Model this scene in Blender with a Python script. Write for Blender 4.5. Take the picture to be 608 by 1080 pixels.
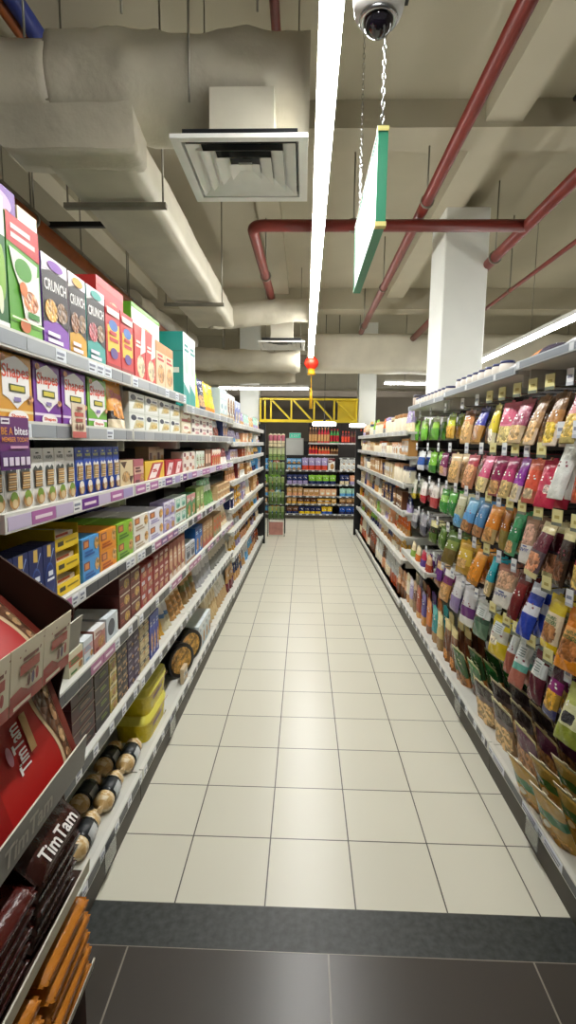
import bpy, math, random
from mathutils import Matrix, Vector, noise

PI = math.pi
R = math.radians
col = bpy.context.scene.collection
for o in list(bpy.data.objects):
    bpy.data.objects.remove(o)

# ------------------------------------------------------------------ camera
cam = bpy.data.cameras.new('camera')
cam.sensor_fit = 'VERTICAL'
cam.sensor_height = 36.0
cam.lens = 547.2 / 1080 * 36.0
cam.clip_start = 0.02
cam.clip_end = 100
camo = bpy.data.objects.new('camera', cam)
col.objects.link(camo)
_b = Matrix(((0.99944489, -0.01459141, 0.02995006), (0.03161202, 0.13157772, -0.99080169), (0.01051643, 0.99119846, 0.13196594)))
camo.matrix_world = Matrix.Translation((0, 0, 1.5187)) @ _b.to_4x4()
bpy.context.scene.camera = camo

# ------------------------------------------------------------------ world, exposure
w = bpy.data.worlds.new('world')
bpy.context.scene.world = w
w.use_nodes = True
w.node_tree.nodes['Background'].inputs[0].default_value = (1.0, 0.97, 0.90, 1)
w.node_tree.nodes['Background'].inputs[1].default_value = 0.13
vs = bpy.context.scene.view_settings
vs.view_transform = 'Standard'
vs.look = 'None'
vs.gamma = 1
vs.use_curve_mapping = False
vs.exposure = 0.0
LED = 68.0            # strength of the tubes in the long strip lights
LED_SIDE = 46.0

# ------------------------------------------------------------------ colours
def lin(c):
    c = c / 255.0
    return c / 12.92 if c <= .04045 else ((c + .055) / 1.055) ** 2.4
NAMED = dict(
    white='f2f2ee', cream='ead9b4', ivory='f3ead2', black='171517', charcoal='33343a', grey='8c8d8d', silver='bfc3c6',
    red='c3211f', crimson='b5122d', maroon='6b1322', pink='d9587c', magenta='b41f6a', plum='7a2147', purple='6c2a8c', lilac='a99cc9',
    navy='18285f', blue='2456b0', sky='5aa5dc', teal='1c8c86', turquoise='27a3a0', mint='a9d8c4',
    green='2f8f3c', lime='8cc63a', olive='6f7a2a', forest='17502f', yellow='f1cc1b', gold='d9a531', amber='d8891f', orange='e06a1c',
    rust='a9451d', brown='6a3f22', chocolate='3b2015', tan='c79a62', peach='e5a77c', beige='d6c39b', tomato='d9472b', nut='a87642', cashew='d2aa6c', cookie='c49050')
def C(n):
    h = NAMED.get(n, n)
    return tuple(lin(int(h[i:i + 2], 16)) for i in (0, 2, 4)) + (1.0,)

# ------------------------------------------------------------------ materials
def mat(name, rough=.5, spec=.5, metal=0., rgb=None, attr=False, bump=None, voro=None, emit=None, vary=None, coat=0.):
    m = bpy.data.materials.new(name)
    m.use_nodes = True
    nt = m.node_tree
    b = nt.nodes['Principled BSDF']
    b.inputs['Roughness'].default_value = rough
    b.inputs['Metallic'].default_value = metal
    b.inputs['Specular IOR Level'].default_value = spec
    b.inputs['Coat Weight'].default_value = coat
    L = nt.links.new
    src = None
    if attr:
        a = nt.nodes.new('ShaderNodeAttribute')
        a.attribute_name = 'Col'
        src = a.outputs['Color']
    elif rgb is not None:
        b.inputs['Base Color'].default_value = rgb
        if vary:
            r = nt.nodes.new('ShaderNodeRGB')
            r.outputs[0].default_value = rgb
            src = r.outputs[0]
    tc = nt.nodes.new('ShaderNodeTexCoord')
    if voro:                      # lumpy pieces of food seen through the pack or printed on it
        v = nt.nodes.new('ShaderNodeTexVoronoi')
        v.inputs['Scale'].default_value = voro
        L(tc.outputs['Object'], v.inputs['Vector'])
        sep = nt.nodes.new('ShaderNodeSeparateColor')
        L(v.outputs['Color'], sep.inputs[0])
        mr = nt.nodes.new('ShaderNodeMapRange')
        mr.inputs[3].default_value = .42
        mr.inputs[4].default_value = 1.5
        L(sep.outputs[0], mr.inputs[0])
        mm = nt.nodes.new('ShaderNodeMix')
        mm.data_type = 'RGBA'
        mm.blend_type = 'MULTIPLY'
        mm.inputs[0].default_value = 1
        L(src, mm.inputs[6])
        L(mr.outputs[0], mm.inputs[7])
        src = mm.outputs[2]
        bp = nt.nodes.new('ShaderNodeBump')
        bp.inputs['Strength'].default_value = .8
        bp.inputs['Distance'].default_value = .004
        bp.invert = True
        L(v.outputs['Distance'], bp.inputs['Height'])
        L(bp.outputs[0], b.inputs['Normal'])
    if vary:
        n = nt.nodes.new('ShaderNodeTexNoise')
        n.inputs['Scale'].default_value = vary[0]
        n.inputs['Detail'].default_value = 5
        L(tc.outputs['Object'], n.inputs['Vector'])
        mr = nt.nodes.new('ShaderNodeMapRange')
        mr.inputs[1].default_value = .3
        mr.inputs[2].default_value = .7
        mr.inputs[3].default_value = vary[1]
        mr.inputs[4].default_value = vary[2]
        L(n.outputs[0], mr.inputs[0])
        mm = nt.nodes.new('ShaderNodeMix')
        mm.data_type = 'RGBA'
        mm.blend_type = 'MULTIPLY'
        mm.inputs[0].default_value = 1
        L(src, mm.inputs[6])
        L(mr.outputs[0], mm.inputs[7])
        src = mm.outputs[2]
    if bump:
        n = nt.nodes.new('ShaderNodeTexNoise')
        n.inputs['Scale'].default_value = bump[0]
        n.inputs['Detail'].default_value = 4
        L(tc.outputs['Object'], n.inputs['Vector'])
        bp = nt.nodes.new('ShaderNodeBump')
        bp.inputs['Strength'].default_value = bump[1]
        bp.inputs['Distance'].default_value = bump[2] if len(bump) > 2 else .01
        L(n.outputs[0], bp.inputs['Height'])
        L(bp.outputs[0], b.inputs['Normal'])
    if src is not None:
        L(src, b.inputs['Base Color'])
    if emit:
        b.inputs['Emission Color'].default_value = emit[0]
        b.inputs['Emission Strength'].default_value = emit[1]
    return m

PRINT = mat('printed_card', .42, .5, attr=True)
FILM = mat('plastic_film', .26, .5, attr=True, bump=(24, .75, .012))
FOOD = mat('food', .34, .5, attr=True, voro=75)
SMALLFOOD = mat('small_food', .34, .5, attr=True, voro=150)
PM = [PRINT, FILM, FOOD, SMALLFOOD]
steel = mat('shelf_enamel', .38, .5, rgb=C('d3d3cb'), vary=(6, .93, 1.04))
darkpanel = mat('dark_panel', .6, .3, rgb=C('2a2523'), vary=(4, .8, 1.15))
blackm = mat('black_metal', .45, .4, rgb=C('16181b'), vary=(5, .8, 1.2))
kickm = mat('kick_plate', .5, .4, rgb=C('453f36'), vary=(5, .85, 1.1))
chrome = mat('chrome_wire', .25, .5, metal=1, rgb=C('b9bcbd'))
rail = mat('price_rail', .35, .5, attr=True)
whitep = mat('white_plastic', .35, .5, rgb=C('ecece8'), vary=(9, .95, 1.02))
greenp = mat('green_plastic', .4, .5, rgb=C('1f8a63'), vary=(9, .95, 1.03))
lensm = mat('smoked_dome', .06, .7, rgb=C('17131c'), coat=.6, vary=(9, .9, 1.1))
ductm = mat('wrapped_duct', .5, .35, rgb=C('cdc6b2'), vary=(2.2, .8, 1.08), bump=(7, .55, .03))
ductpaint = mat('painted_duct', .5, .35, rgb=C('d6d0bd'), vary=(3, .88, 1.05), bump=(14, .15, .01))
ceilm = mat('painted_concrete', .85, .2, rgb=C('bdb6a0'), vary=(.9, .9, 1.05), bump=(30, .1, .005))
colm = mat('column_paint', .6, .3, rgb=C('eceee8'), vary=(2, .95, 1.02))
redpipe = mat('red_pipe_paint', .4, .45, rgb=C('74281f'), vary=(6, .8, 1.1))
orangepipe = mat('orange_pipe_paint', .45, .4, rgb=C('a85a2a'), vary=(6, .8, 1.1))
bluepipe = mat('blue_pipe_paint', .45, .4, rgb=C('283a8c'), vary=(6, .8, 1.2))
greypipe = mat('galvanised_rod', .4, .5, metal=.6, rgb=C('8d897c'), vary=(9, .8, 1.1))
yellowp = mat('yellow_paint', .45, .4, rgb=C('d9bd1f'), vary=(4, .85, 1.05))
wallm = mat('wall_paint', .8, .2, rgb=C('9b9384'), vary=(1.2, .9, 1.05))
darkwall = mat('dark_wall_paint', .8, .2, rgb=C('6e665b'), vary=(1.2, .85, 1.05))
tube_mat = mat('lit_tube', .5, .5, rgb=(1, 1, 1, 1), emit=((1, .995, .96, 1), LED))
tube_side = mat('lit_tube_dimmer', .5, .5, rgb=(1, 1, 1, 1), emit=((1, .995, .96, 1), LED_SIDE))
tube_weak = mat('lit_tube_weak', .5, .5, rgb=(1, 1, 1, 1), emit=((1, .96, .84, 1), 6))
exitm = mat('lit_exit_panel', .5, .5, rgb=C('2aa37a'), emit=(C('58d6b4'), .6))
lanternm = mat('lantern_silk', .55, .3, rgb=C('e0301d'), emit=(C('e0301d'), .15), vary=(14, .85, 1.1))
goldm = mat('gold_trim', .4, .5, rgb=C('efb61f'), vary=(14, .85, 1.1))
cardb = mat('brown_board', .7, .25, rgb=C('37231a'), vary=(9, .85, 1.1))
greylip = mat('grey_printed_board', .5, .4, attr=True)
clearm = mat('clear_divider', .15, .5, rgb=C('c9cdc8'))
clearm.node_tree.nodes['Principled BSDF'].inputs['Transmission Weight'].default_value = .85

def tile_material(name, T, x0, y0, tile, grout, gw, rough, amp):
    m = bpy.data.materials.new(name)
    m.use_nodes = True
    nt = m.node_tree
    L = nt.links.new
    b = nt.nodes['Principled BSDF']
    b.inputs['Roughness'].default_value = rough
    tc = nt.nodes.new('ShaderNodeTexCoord')
    sep = nt.nodes.new('ShaderNodeSeparateXYZ')
    L(tc.outputs['Object'], sep.inputs[0])
    def math_(op, a, bv=None):
        n = nt.nodes.new('ShaderNodeMath')
        n.operation = op
        for i, v in enumerate((a, bv)):
            if v is None: continue
            if isinstance(v, (int, float)): n.inputs[i].default_value = v
            else: L(v, n.inputs[i])
        return n.outputs[0]
    ds, ids = [], []
    for k, o0 in ((0, x0), (1, y0)):
        s = math_('DIVIDE', math_('SUBTRACT', sep.outputs[k], o0), T)
        ids.append(math_('FLOOR', s))
        ds.append(math_('ABSOLUTE', math_('SUBTRACT', math_('FRACT', s), .5)))
    d = math_('MAXIMUM', ds[0], ds[1])
    line = math_('GREATER_THAN', d, .5 - gw / T / 2)
    cmb = nt.nodes.new('ShaderNodeCombineXYZ')
    L(ids[0], cmb.inputs[0]); L(ids[1], cmb.inputs[1])
    wn = nt.nodes.new('ShaderNodeTexWhiteNoise')
    L(cmb.outputs[0], wn.inputs['Vector'])
    no = nt.nodes.new('ShaderNodeTexNoise')
    no.inputs['Scale'].default_value = 2.2
    no.inputs['Detail'].default_value = 2
    L(tc.outputs['Object'], no.inputs['Vector'])
    f = math_('ADD', math_('MULTIPLY', wn.outputs[0], amp), math_('MULTIPLY', no.outputs[0], amp * 1.2))
    f = math_('ADD', f, 1 - amp * 1.1)
    mm = nt.nodes.new('ShaderNodeMix'); mm.data_type = 'RGBA'; mm.blend_type = 'MULTIPLY'
    mm.inputs[0].default_value = 1
    mm.inputs[6].default_value = tile
    L(f, mm.inputs[7])
    m2 = nt.nodes.new('ShaderNodeMix'); m2.data_type = 'RGBA'
    L(line, m2.inputs[0]); L(mm.outputs[2], m2.inputs[6]); m2.inputs[7].default_value = grout
    L(m2.outputs[2], b.inputs['Base Color'])
    rr = nt.nodes.new('ShaderNodeMapRange')
    rr.inputs[3].default_value = rough * .92
    rr.inputs[4].default_value = rough * 1.08
    L(no.outputs[0], rr.inputs[0])
    L(rr.outputs[0], b.inputs['Roughness'])
    bp = nt.nodes.new('ShaderNodeBump')
    bp.invert = True
    bp.inputs['Strength'].default_value = .4
    bp.inputs['Distance'].default_value = .002
    L(line, bp.inputs['Height']); L(bp.outputs[0], b.inputs['Normal'])
    return m

# ------------------------------------------------------------------ mesh builder
_tc = {}
def text_geo(s):
    if s not in _tc:
        cu = bpy.data.curves.new('t', 'FONT')
        cu.body = s
        cu.resolution_u = 2
        cu.offset = .022
        ob = bpy.data.objects.new('t', cu)
        col.objects.link(ob)
        dg = bpy.context.evaluated_depsgraph_get()
        me = ob.evaluated_get(dg).to_mesh()
        vs_ = [(v.co.x, v.co.y) for v in me.vertices]
        fs_ = [tuple(p.vertices) for p in me.polygons]
        ob.evaluated_get(dg).to_mesh_clear()
        bpy.data.objects.remove(ob)
        bpy.data.curves.remove(cu)
        xs = [v[0] for v in vs_]; ys = [v[1] for v in vs_]
        a, c = min(xs), min(ys)
        W, H = max(xs) - a, max(ys) - c
        _tc[s] = ([((x - a) / W, (y - c) / H) for x, y in vs_], fs_)
    return _tc[s]

class MB:
    def __init__(self):
        self.v = []; self.f = []; self.c = []; self.m = []; self.s = []
    def poly(self, pts, c='white', m=0, smooth=False):
        i = len(self.v)
        self.v += [tuple(p) for p in pts]
        self.f.append(tuple(range(i, i + len(pts)))); self.c.append(c); self.m.append(m); self.s.append(smooth)
    def box(self, x0, x1, y0, y1, z0, z1, c='white', m=0, M=None, top=None, side=None, back=None):
        P = [(x, y, z) for z in (z0, z1) for y in (y0, y1) for x in (x0, x1)]
        if M is not None: P = [tuple(M @ Vector(p)) for p in P]
        i = len(self.v)
        self.v += P
        for q, cc in (((0, 1, 5, 4), c), ((3, 2, 6, 7), back or side or c), ((0, 4, 6, 2), side or c), ((1, 3, 7, 5), side or c), ((4, 5, 7, 6), top or side or c), ((0, 2, 3, 1), side or c)):
            self.f.append(tuple(i + k for k in q)); self.c.append(cc); self.m.append(m); self.s.append(False)
    def grid(self, fn, nu, nv, cf, mf=None, smooth=True, flip=False):
        i = len(self.v)
        for b in range(nv + 1):
            for a in range(nu + 1):
                self.v.append(tuple(fn(a / nu, b / nv)))
        for b in range(nv):
            for a in range(nu):
                k = i + b * (nu + 1) + a
                q = (k, k + 1, k + nu + 2, k + nu + 1)
                self.f.append(q[::-1] if flip else q)
                u, v = (a + .5) / nu, (b + .5) / nv
                cc = cf(u, v) if callable(cf) else cf
                self.c.append(cc)
                self.m.append(mf(u, v) if callable(mf) else (mf or 0))
                self.s.append(smooth)
    def tube(self, path, r, c='grey', m=0, seg=10, cap=True, rfn=None):
        path = [Vector(p) for p in path]
        i = len(self.v)
        n = len(path)
        up = Vector((0, 0, 1))
        prev = None
        for k, p in enumerate(path):
            d = (path[min(k + 1, n - 1)] - path[max(k - 1, 0)]).normalized()
            if prev is None:
                a = d.cross(up)
                if a.length < .05: a = d.cross(Vector((1, 0, 0)))
            else:
                a = prev - d * prev.dot(d)
            a.normalize()
            prev = a
            b = d.cross(a)
            rr = rfn(k, n) if rfn else r
            for s in range(seg):
                t = 2 * PI * s / seg
                self.v.append(tuple(p + (a * math.cos(t) + b * math.sin(t)) * rr))
        for k in range(n - 1):
            for s in range(seg):
                q = i + k * seg + s; q2 = i + k * seg + (s + 1) % seg
                self.f.append((q, q + seg, q2 + seg, q2)); self.c.append(c); self.m.append(m); self.s.append(True)
        if cap:
            self.f.append(tuple(i + s for s in range(seg))); self.c.append(c); self.m.append(m); self.s.append(False)
            self.f.append(tuple(i + (n - 1) * seg + s for s in reversed(range(seg)))); self.c.append(c); self.m.append(m); self.s.append(False)
    def lathe(self, prof, seg=16, c='white', m=0, at=(0, 0, 0), cf=None, M=None, smooth=True):
        i = len(self.v)
        for r, z in prof:
            for s in range(seg):
                t = 2 * PI * s / seg
                p = Vector((r * math.cos(t), r * math.sin(t), z))
                if M is not None: p = M @ p
                self.v.append((p.x + at[0], p.y + at[1], p.z + at[2]))
        for k in range(len(prof) - 1):
            for s in range(seg):
                q = i + k * seg + s; q2 = i + k * seg + (s + 1) % seg
                self.f.append((q, q2, q2 + seg, q + seg))
                self.c.append(cf(k, s) if cf else c); self.m.append(m(k) if callable(m) else m); self.s.append(smooth)
        for k, rev in ((0, True), (len(prof) - 1, False)):
            if prof[k][0] > 1e-5:
                q = [i + k * seg + s for s in range(seg)]
                self.f.append(tuple(reversed(q)) if rev else tuple(q)); self.c.append(cf(min(k, len(prof) - 2), 0) if cf else c); self.m.append(0); self.s.append(False)
    def text(self, s, fn, c='white', m=0):
        vs_, fs_ = text_geo(s)
        i = len(self.v)
        self.v += [tuple(fn(x, y)) for x, y in vs_]
        for f in fs_:
            self.f.append(tuple(i + k for k in f)); self.c.append(c); self.m.append(m); self.s.append(False)
    def mesh(self, name, mats=None):
        me = bpy.data.meshes.new(name)
        me.from_pydata(self.v, [], self.f)
        for mm in (mats or PM): me.materials.append(mm)
        me.polygons.foreach_set('material_index', self.m)
        me.polygons.foreach_set('use_smooth', self.s)
        ca = me.color_attributes.new('Col', 'FLOAT_COLOR', 'CORNER')
        data = []
        cc = {}
        for f, c in zip(self.f, self.c):
            if c not in cc: cc[c] = C(c)
            data.extend(cc[c] * len(f))
        ca.data.foreach_set('color', data)
        me.update()
        return me

def link(name, me, parent=None, loc=None, rot=None):
    o = bpy.data.objects.new(name, me)
    col.objects.link(o)
    if parent is not None: o.parent = parent
    if loc is not None: o.location = loc
    if rot is not None: o.rotation_euler = rot
    return o
def part(name, mb, m, parent, mats=None):
    return link(name, mb.mesh(name, mats or ([m] if m else PM)), parent)
def struct(name, mb, m, mats=None):
    o = link(name, mb.mesh(name, mats or [m]))
    o['kind'] = 'structure'
    return o
def tag(o, label, cat, group=None):
    assert 4 <= len(label.split()) <= 16, (len(label.split()), label)
    assert label not in LABELS, label
    LABELS[label] = group
    o['label'] = label
    o['category'] = cat
    if group: o['group'] = group
    return o
LABELS = {}
def empty(name, label, cat, loc=(0, 0, 0), rz=0, group=None):
    o = link(name, None, None, loc, (0, 0, rz))
    return tag(o, label, cat, group)

# prototype tree: (name, mesh, [children])
def build(proto, loc, rot, parent=None):
    o = link(proto[0], proto[1], parent, loc, rot)
    for ch in proto[2]: build(ch, (0, 0, 0), (0, 0, 0), o)
    return o

ORD = ['nearest', 'second nearest', 'third nearest', 'fourth nearest', 'fifth nearest', 'sixth nearest', 'seventh nearest', 'eighth nearest', 'ninth nearest', 'tenth nearest', 'eleventh nearest', 'twelfth nearest']
LEV = {1: [''], 2: ['lower', 'upper'], 3: ['bottom', 'middle', 'top'], 4: ['bottom', 'second', 'third', 'top'], 5: ['bottom', 'second', 'third', 'fourth', 'topmost']}
DEP = {1: [''], 2: ['front', 'rear'], 3: ['front', 'middle-depth', 'rear'], 4: ['front', 'second-deep', 'third-deep', 'rear']}
USED = {}
def set_labels(o, desc, place, cat, iy=0, ny=1, iz=0, nz=1, ip=0, npd=1):
    words = []
    if ny > 1: words.append('farthest' if iy == ny - 1 else ORD[iy])
    if nz > 1: words.append(LEV[nz][iz])
    if npd > 1: words.append(DEP[npd][ip])
    lab = ' '.join(words + [desc, place])
    g = None
    if ny * nz * npd > 1: g = desc + ' ' + place
    tag(o, lab, cat, g)

# ------------------------------------------------------------------ the two gondolas: their frames of reference
def xl(y): return -0.68 + 0.010 * y          # lip of the left shelving, very slightly out of parallel with the tiles
RZL = PI / 2 - 0.010
XR = 0.875
RZR = -PI / 2
def yl(px): return 383.0 / (321.5 - px)       # distance along the left run of something measured at that column of the photograph
def yr(px): return 509.0 / (px - 321.5)       # the same along the pegs on the right

# =================================================================== STRUCTURE
light_tile = tile_material('cream_floor_tile', .30, -.4092, 1.5233, C('d6d3c2'), C('57534b'), .0048, .30, .05)
dark_tile = tile_material('dark_floor_tile', .608, .094, 1.373 - .608, C('423d38'), C('8c8579'), .005, .28, .12)
m = MB(); m.box(-7, 7, 1.523, 16, -.06, 0); struct('floor', m, light_tile)
m = MB(); m.box(-7, 7, -3, 1.373, -.06, 0); struct('floor_front', m, dark_tile)
stone = mat('speckled_stone', .42, .4, rgb=C('353836'), vary=(45, .6, 1.5))
m = MB(); m.box(-7, 7, 1.373, 1.523, -.06, 0); struct('trim_1', m, stone)
CZ = 4.12
m = MB(); m.box(-7, 7, -3, 16, CZ, CZ + .1); struct('ceiling', m, ceilm)
m = MB(); m.box(-7, 7, 15.9, 16, 0, CZ); struct('wall_back', m, darkwall)
m = MB(); m.box(-7.1, -7, -3, 16, 0, CZ); struct('wall_left', m, wallm)
m = MB(); m.box(7, 7.1, -3, 16, 0, CZ); struct('wall_right', m, wallm)
m = MB(); m.box(-6.9, 6.9, 12.62, 12.7, 0, 2.62); struct('wall_partition', m, darkwall)
for k, (x0, x1, y0, y1, dz) in enumerate(((-7, 7, 4.35, 4.68, .2), (-7, 7, 9.2, 9.6, .34), (-7, 7, 13.2, 13.6, .34), (1.34, 1.62, -3, 4.35, .16), (1.34, 1.62, 4.68, 9.2, .16), (-2.9, -2.55, -3, 4.35, .2), (-2.9, -2.55, 4.68, 9.2, .2), (-.55, -.3, 4.68, 9.2, .1))):
    m = MB(); m.box(x0, x1, y0, y1, CZ - dz, CZ); struct('ceiling_beam', m, ceilm)
def column(x0, x1, y0, y1, z1):
    m = MB(); c = .012
    P = [(x0 + c, y0), (x1 - c, y0), (x1, y0 + c), (x1, y1 - c), (x1 - c, y1), (x0 + c, y1), (x0, y1 - c), (x0, y0 + c)]
    for i in range(8):
        a, b = P[i], P[(i + 1) % 8]
        m.poly([(a[0], a[1], 0), (b[0], b[1], 0), (b[0], b[1], z1), (a[0], a[1], z1)])
    m.poly([(p[0], p[1], z1) for p in P])
    struct('column', m, colm)
column(1.44, 1.90, 5.8, 6.4, CZ - .16)
column(1.18, 1.56, 11.7, 12.08, CZ)
column(-1.45, -1.02, 11.7, 12.1, CZ)

# =================================================================== SHELVING
def rail_mb(L, z, h, style, seed, y=-.003):
    rnd = random.Random(seed)
    m = MB()
    z0 = z - h
    m.box(0, L, y, y + .018, z0, z, 'dcdcd4' if style != 'steelgrey' else 'aab0b4')
    x = .01
    while x < L - .03:
        if style == 'promo':
            c, wd = rnd.choice((('purple', .12), ('b06aa6', .12), ('lilac', .1), ('white', .055), ('e4e9f0', .055), ('c9bcd6', .1)))
        elif style == 'grey':
            c, wd = rnd.choice((('9aa0a6', .12), ('a9aeb2', .14), ('e4eaf0', .06), ('8d9196', .1)))
        elif style == 'mixed':
            c, wd = rnd.choice((('3c4048', .085), ('3c4048', .085), ('e8ebee', .045), ('e8ebee', .045), ('7d5f9a', .1), ('b06a96', .1)))
        elif style == 'yellow':
            c, wd = rnd.choice((('e9dc86', .06), ('dfe3ee', .13), ('5a5d63', .09), ('e8ebee', .05)))
        elif style == 'steelgrey':
            c, wd = (('737b83', .4), ('c9ced2', .03))[len(m.f) // 6 % 2]
        elif style == 'plain':
            c, wd = rnd.choice((('b9bbb8', .12), ('c9cac6', .1), ('e8ebee', .05)))
        else:
            c, wd = (('3c4048', .075 + rnd.random() * .02), ('e8ebee', .042))[len(m.f) // 6 % 2]
        x1 = min(x + wd, L - .01)
        e = .0012
        m.box(x, x1, y - e, y, z0 + h * .12, z - h * .16, c)
        if c in ('white', 'e4e9f0', 'e8ebee', 'e4eaf0', 'dfe3ee'):
            m.box(x + .006, x1 - .012, y - e * 1.6, y - e, z0 + h * .5, z0 + h * .66, '8d93a6')
            m.box(x + .006, x1 - .02, y - e * 1.6, y - e, z0 + h * .26, z0 + h * .36, '5d6270')
        elif c in ('purple', 'b06aa6', '7d5f9a', 'b06a96'):
            m.box(x + .015, x1 - .02, y - e * 1.6, y - e, z0 + h * .36, z0 + h * .56, 'f0dce8')
        x = x1 + .003
    return m
def bay(label, place_xy, rz, L, shelves, depth, height, style, seed, shelf_x0=None, base=True, mats=(steel, darkpanel)):
    root = empty('gondola_shelving', label, 'shelving', (place_xy[0], place_xy[1], 0), rz)
    m = MB(); m.box(0, L, depth + .005, depth + .03, .02, height); part('back_panel', m, mats[1], root)
    if base:
        m = MB(); m.box(0.002, L - .002, .012, depth, 0, .088); part('base_plinth', m, kickm, root)
    for x in (0.0, L - .03):
        m = MB(); m.box(x, x + .03, depth - .055, depth + .004, .02, height); part('upright', m, mats[1], root)
    for k, sh in enumerate(shelves):
        z, st = sh[0], sh[1]
        d0 = sh[2] if len(sh) > 2 else 0
        h = sh[3] if len(sh) > 3 else .045
        m = MB()
        m.box(.003, L - .003, d0 + .016, depth - .056, z - .034, z - .012)
        m.box(.03, .036, d0 + .05, depth - .056, z - .085, z - .034)
        m.box(L - .036, L - .03, d0 + .05, depth - .056, z - .085, z - .034)
        s = part('shelf', m, mats[0], root)
        part('price_rail', rail_mb(L - .006, z, h, st, seed * 31 + k, d0), rail, s).location = (.003, 0, 0)
    return root
LZ = [1.77, 1.565, 1.352, 1.08, .82, .545, .15]
LST = ['grey', 'grey', 'promo', 'mixed', 'mixed', 'tags', 'tags']
bays = [1.125, 2.0, 2.88, 3.76, 4.64]
LN = ['nearest bay of the left shelving beside the dark biscuit display', 'second bay of the left shelving counted from the near end', 'third bay of the left shelving counted from the near end', 'fourth bay of the left shelving ending where shelves change height']
for k in range(4):
    zz = [(z - (.045 if i == 0 and k > 1 else 0), s) for i, (z, s) in enumerate(zip(LZ, LST))]
    bay(LN[k], (xl(bays[k]), bays[k]), RZL, bays[k + 1] - bays[k] - .002, zz, .43, 2.0, '', 10 + k)
FZ = [1.70, 1.525, 1.375, 1.17, .92, .71, .47, .13]
fbays = [4.645, 5.68, 6.7, 7.72]
FN = ['fifth bay of the left shelving with eight closer shelves', 'sixth bay of the left shelving near the far end', 'last far bay of the left shelving before the black end panel']
for k in range(3):
    LASTL = bay(FN[k], (xl(fbays[k]), fbays[k]), RZL, fbays[k + 1] - fbays[k] - .002, [(z, 'plain' if i < 5 else 'tags') for i, z in enumerate(FZ)], .43, 1.82, '', 20 + k)
def subunit(name, loc, parent):
    o = link(name, None, parent)
    Mp = Matrix.Translation(parent.location) @ parent.rotation_euler.to_matrix().to_4x4()
    Ml = Mp.inverted() @ Matrix.Translation(loc)
    o.location = Ml.to_translation(); o.rotation_euler = Ml.to_euler()
    return o
r = subunit('end_panel', (-.62, 7.735, 0), LASTL)
m = MB(); m.box(-.46, .025, 0, .022, 0, 1.76); part('panel_sheet', m, blackm, r)
m = MB(); m.box(-.47, .04, -.004, .026, 1.76, 1.79); part('top_cap', m, blackm, r)
m = MB(); m.box(.0, .04, -.006, .05, 0, 1.76); part('corner_post', m, blackm, r)
# right run: three pegboard bays with a deep top shelf, then two shelved bays
RP = [1.18, 2.28, 3.42, 4.56]
RNAM = ['nearest peg bay of the right shelving hung with snack pouches', 'second peg bay of the right shelving from the near end', 'third peg bay of the right shelving hung with green pouches']
for k in range(3):
    L = RP[k + 1] - RP[k] - .002
    bay(RNAM[k], (XR, RP[k + 1] - .002), RZR, L, [(1.865 - .015 * k, 'steelgrey', .01, .034), (.15, 'yellow' if k == 0 else 'tags')], .5, 1.9, '', 40 + k)
RF = [1.64, 1.425, 1.175, .925, .71, .495, .10]
RQ = [4.565, 5.9, 7.25, 8.6]
RNF = ['fourth bay of the right shelving with seven plain shelves', 'fifth bay of the right shelving near the far end', 'last far bay of the right shelving before black end frame']
for k in range(3):
    b_ = bay(RNF[k], (XR, RQ[k + 1] - .002), RZR, RQ[k + 1] - RQ[k] - .002, [(z, 'plain') for z in RF], .5, 1.72, '', 50 + k)
    LASTR = b_
r = subunit('end_frame', (.86, 8.62, 0), LASTR)
m = MB(); m.box(.02, .56, 0, .02, .02, 1.72); part('panel_sheet', m, blackm, r)
for x in (-.02, .56):
    m = MB(); m.box(x, x + .04, -.015, .03, 0, 1.74); part('post', m, blackm, r)

# =================================================================== PRODUCT FACTORY
EPS = .0005
class Face:                       # draws flat print on the front (-Y) face of a carton
    def __init__(self, mb, w, h, y=0., lay0=1):
        self.mb, self.w, self.h, self.y, self.k = mb, w, h, y, lay0
    def p(self, u, v): return ((u - .5) * self.w, self.y - EPS * self.k, v * self.h)
    def rect(self, a, b, c, d, color, m=0):
        self.mb.poly([self.p(a, b), self.p(c, b), self.p(c, d), self.p(a, d)], color, m); self.k += 1
    def ell(self, cx, cy, rx, ry, color, m=0, n=18):
        self.mb.poly([self.p(cx + rx * math.cos(2 * PI * i / n), cy + ry * math.sin(2 * PI * i / n)) for i in range(n)], color, m); self.k += 1
    def pol(self, pts, color, m=0):
        self.mb.poly([self.p(*q) for q in pts], color, m); self.k += 1
    def txt(self, s, a, b, c, d, color, tilt=0.):
        self.mb.text(s, lambda x, y: self.p(a + (c - a) * x, b + (d - b) * y + tilt * x), color); self.k += 1
    def bars(self, a, b, c, d, color, n=2):
        st = (d - b) / n
        for i in range(n):
            self.rect(a, b + st * i + st * .3, c - (c - a) * .2 * (i % 2), b + st * (i + 1) - st * .1, color)
def side_face(mb, w, d, h, fn, sgn=-1):
    """the same printing tools on the end of the carton that faces -X (towards the near end of the left run)"""
    f = Face(mb, d, h)
    f.p = lambda u, v: (sgn * (w / 2 + EPS * f.k), (d * (1 - u)) if sgn < 0 else d * u, v * h)
    fn(f)
def carton(w, h, d, base, design, side=None, top=None, sidefn=None, sgn=-1):
    m = MB()
    m.box(-w / 2, w / 2, 0, d, 0, h, base, 0, top=top or side or base, side=side or base)
    design(Face(m, w, h))
    if sidefn: side_face(m, w, d, h, sidefn, sgn)
    return m
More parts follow.
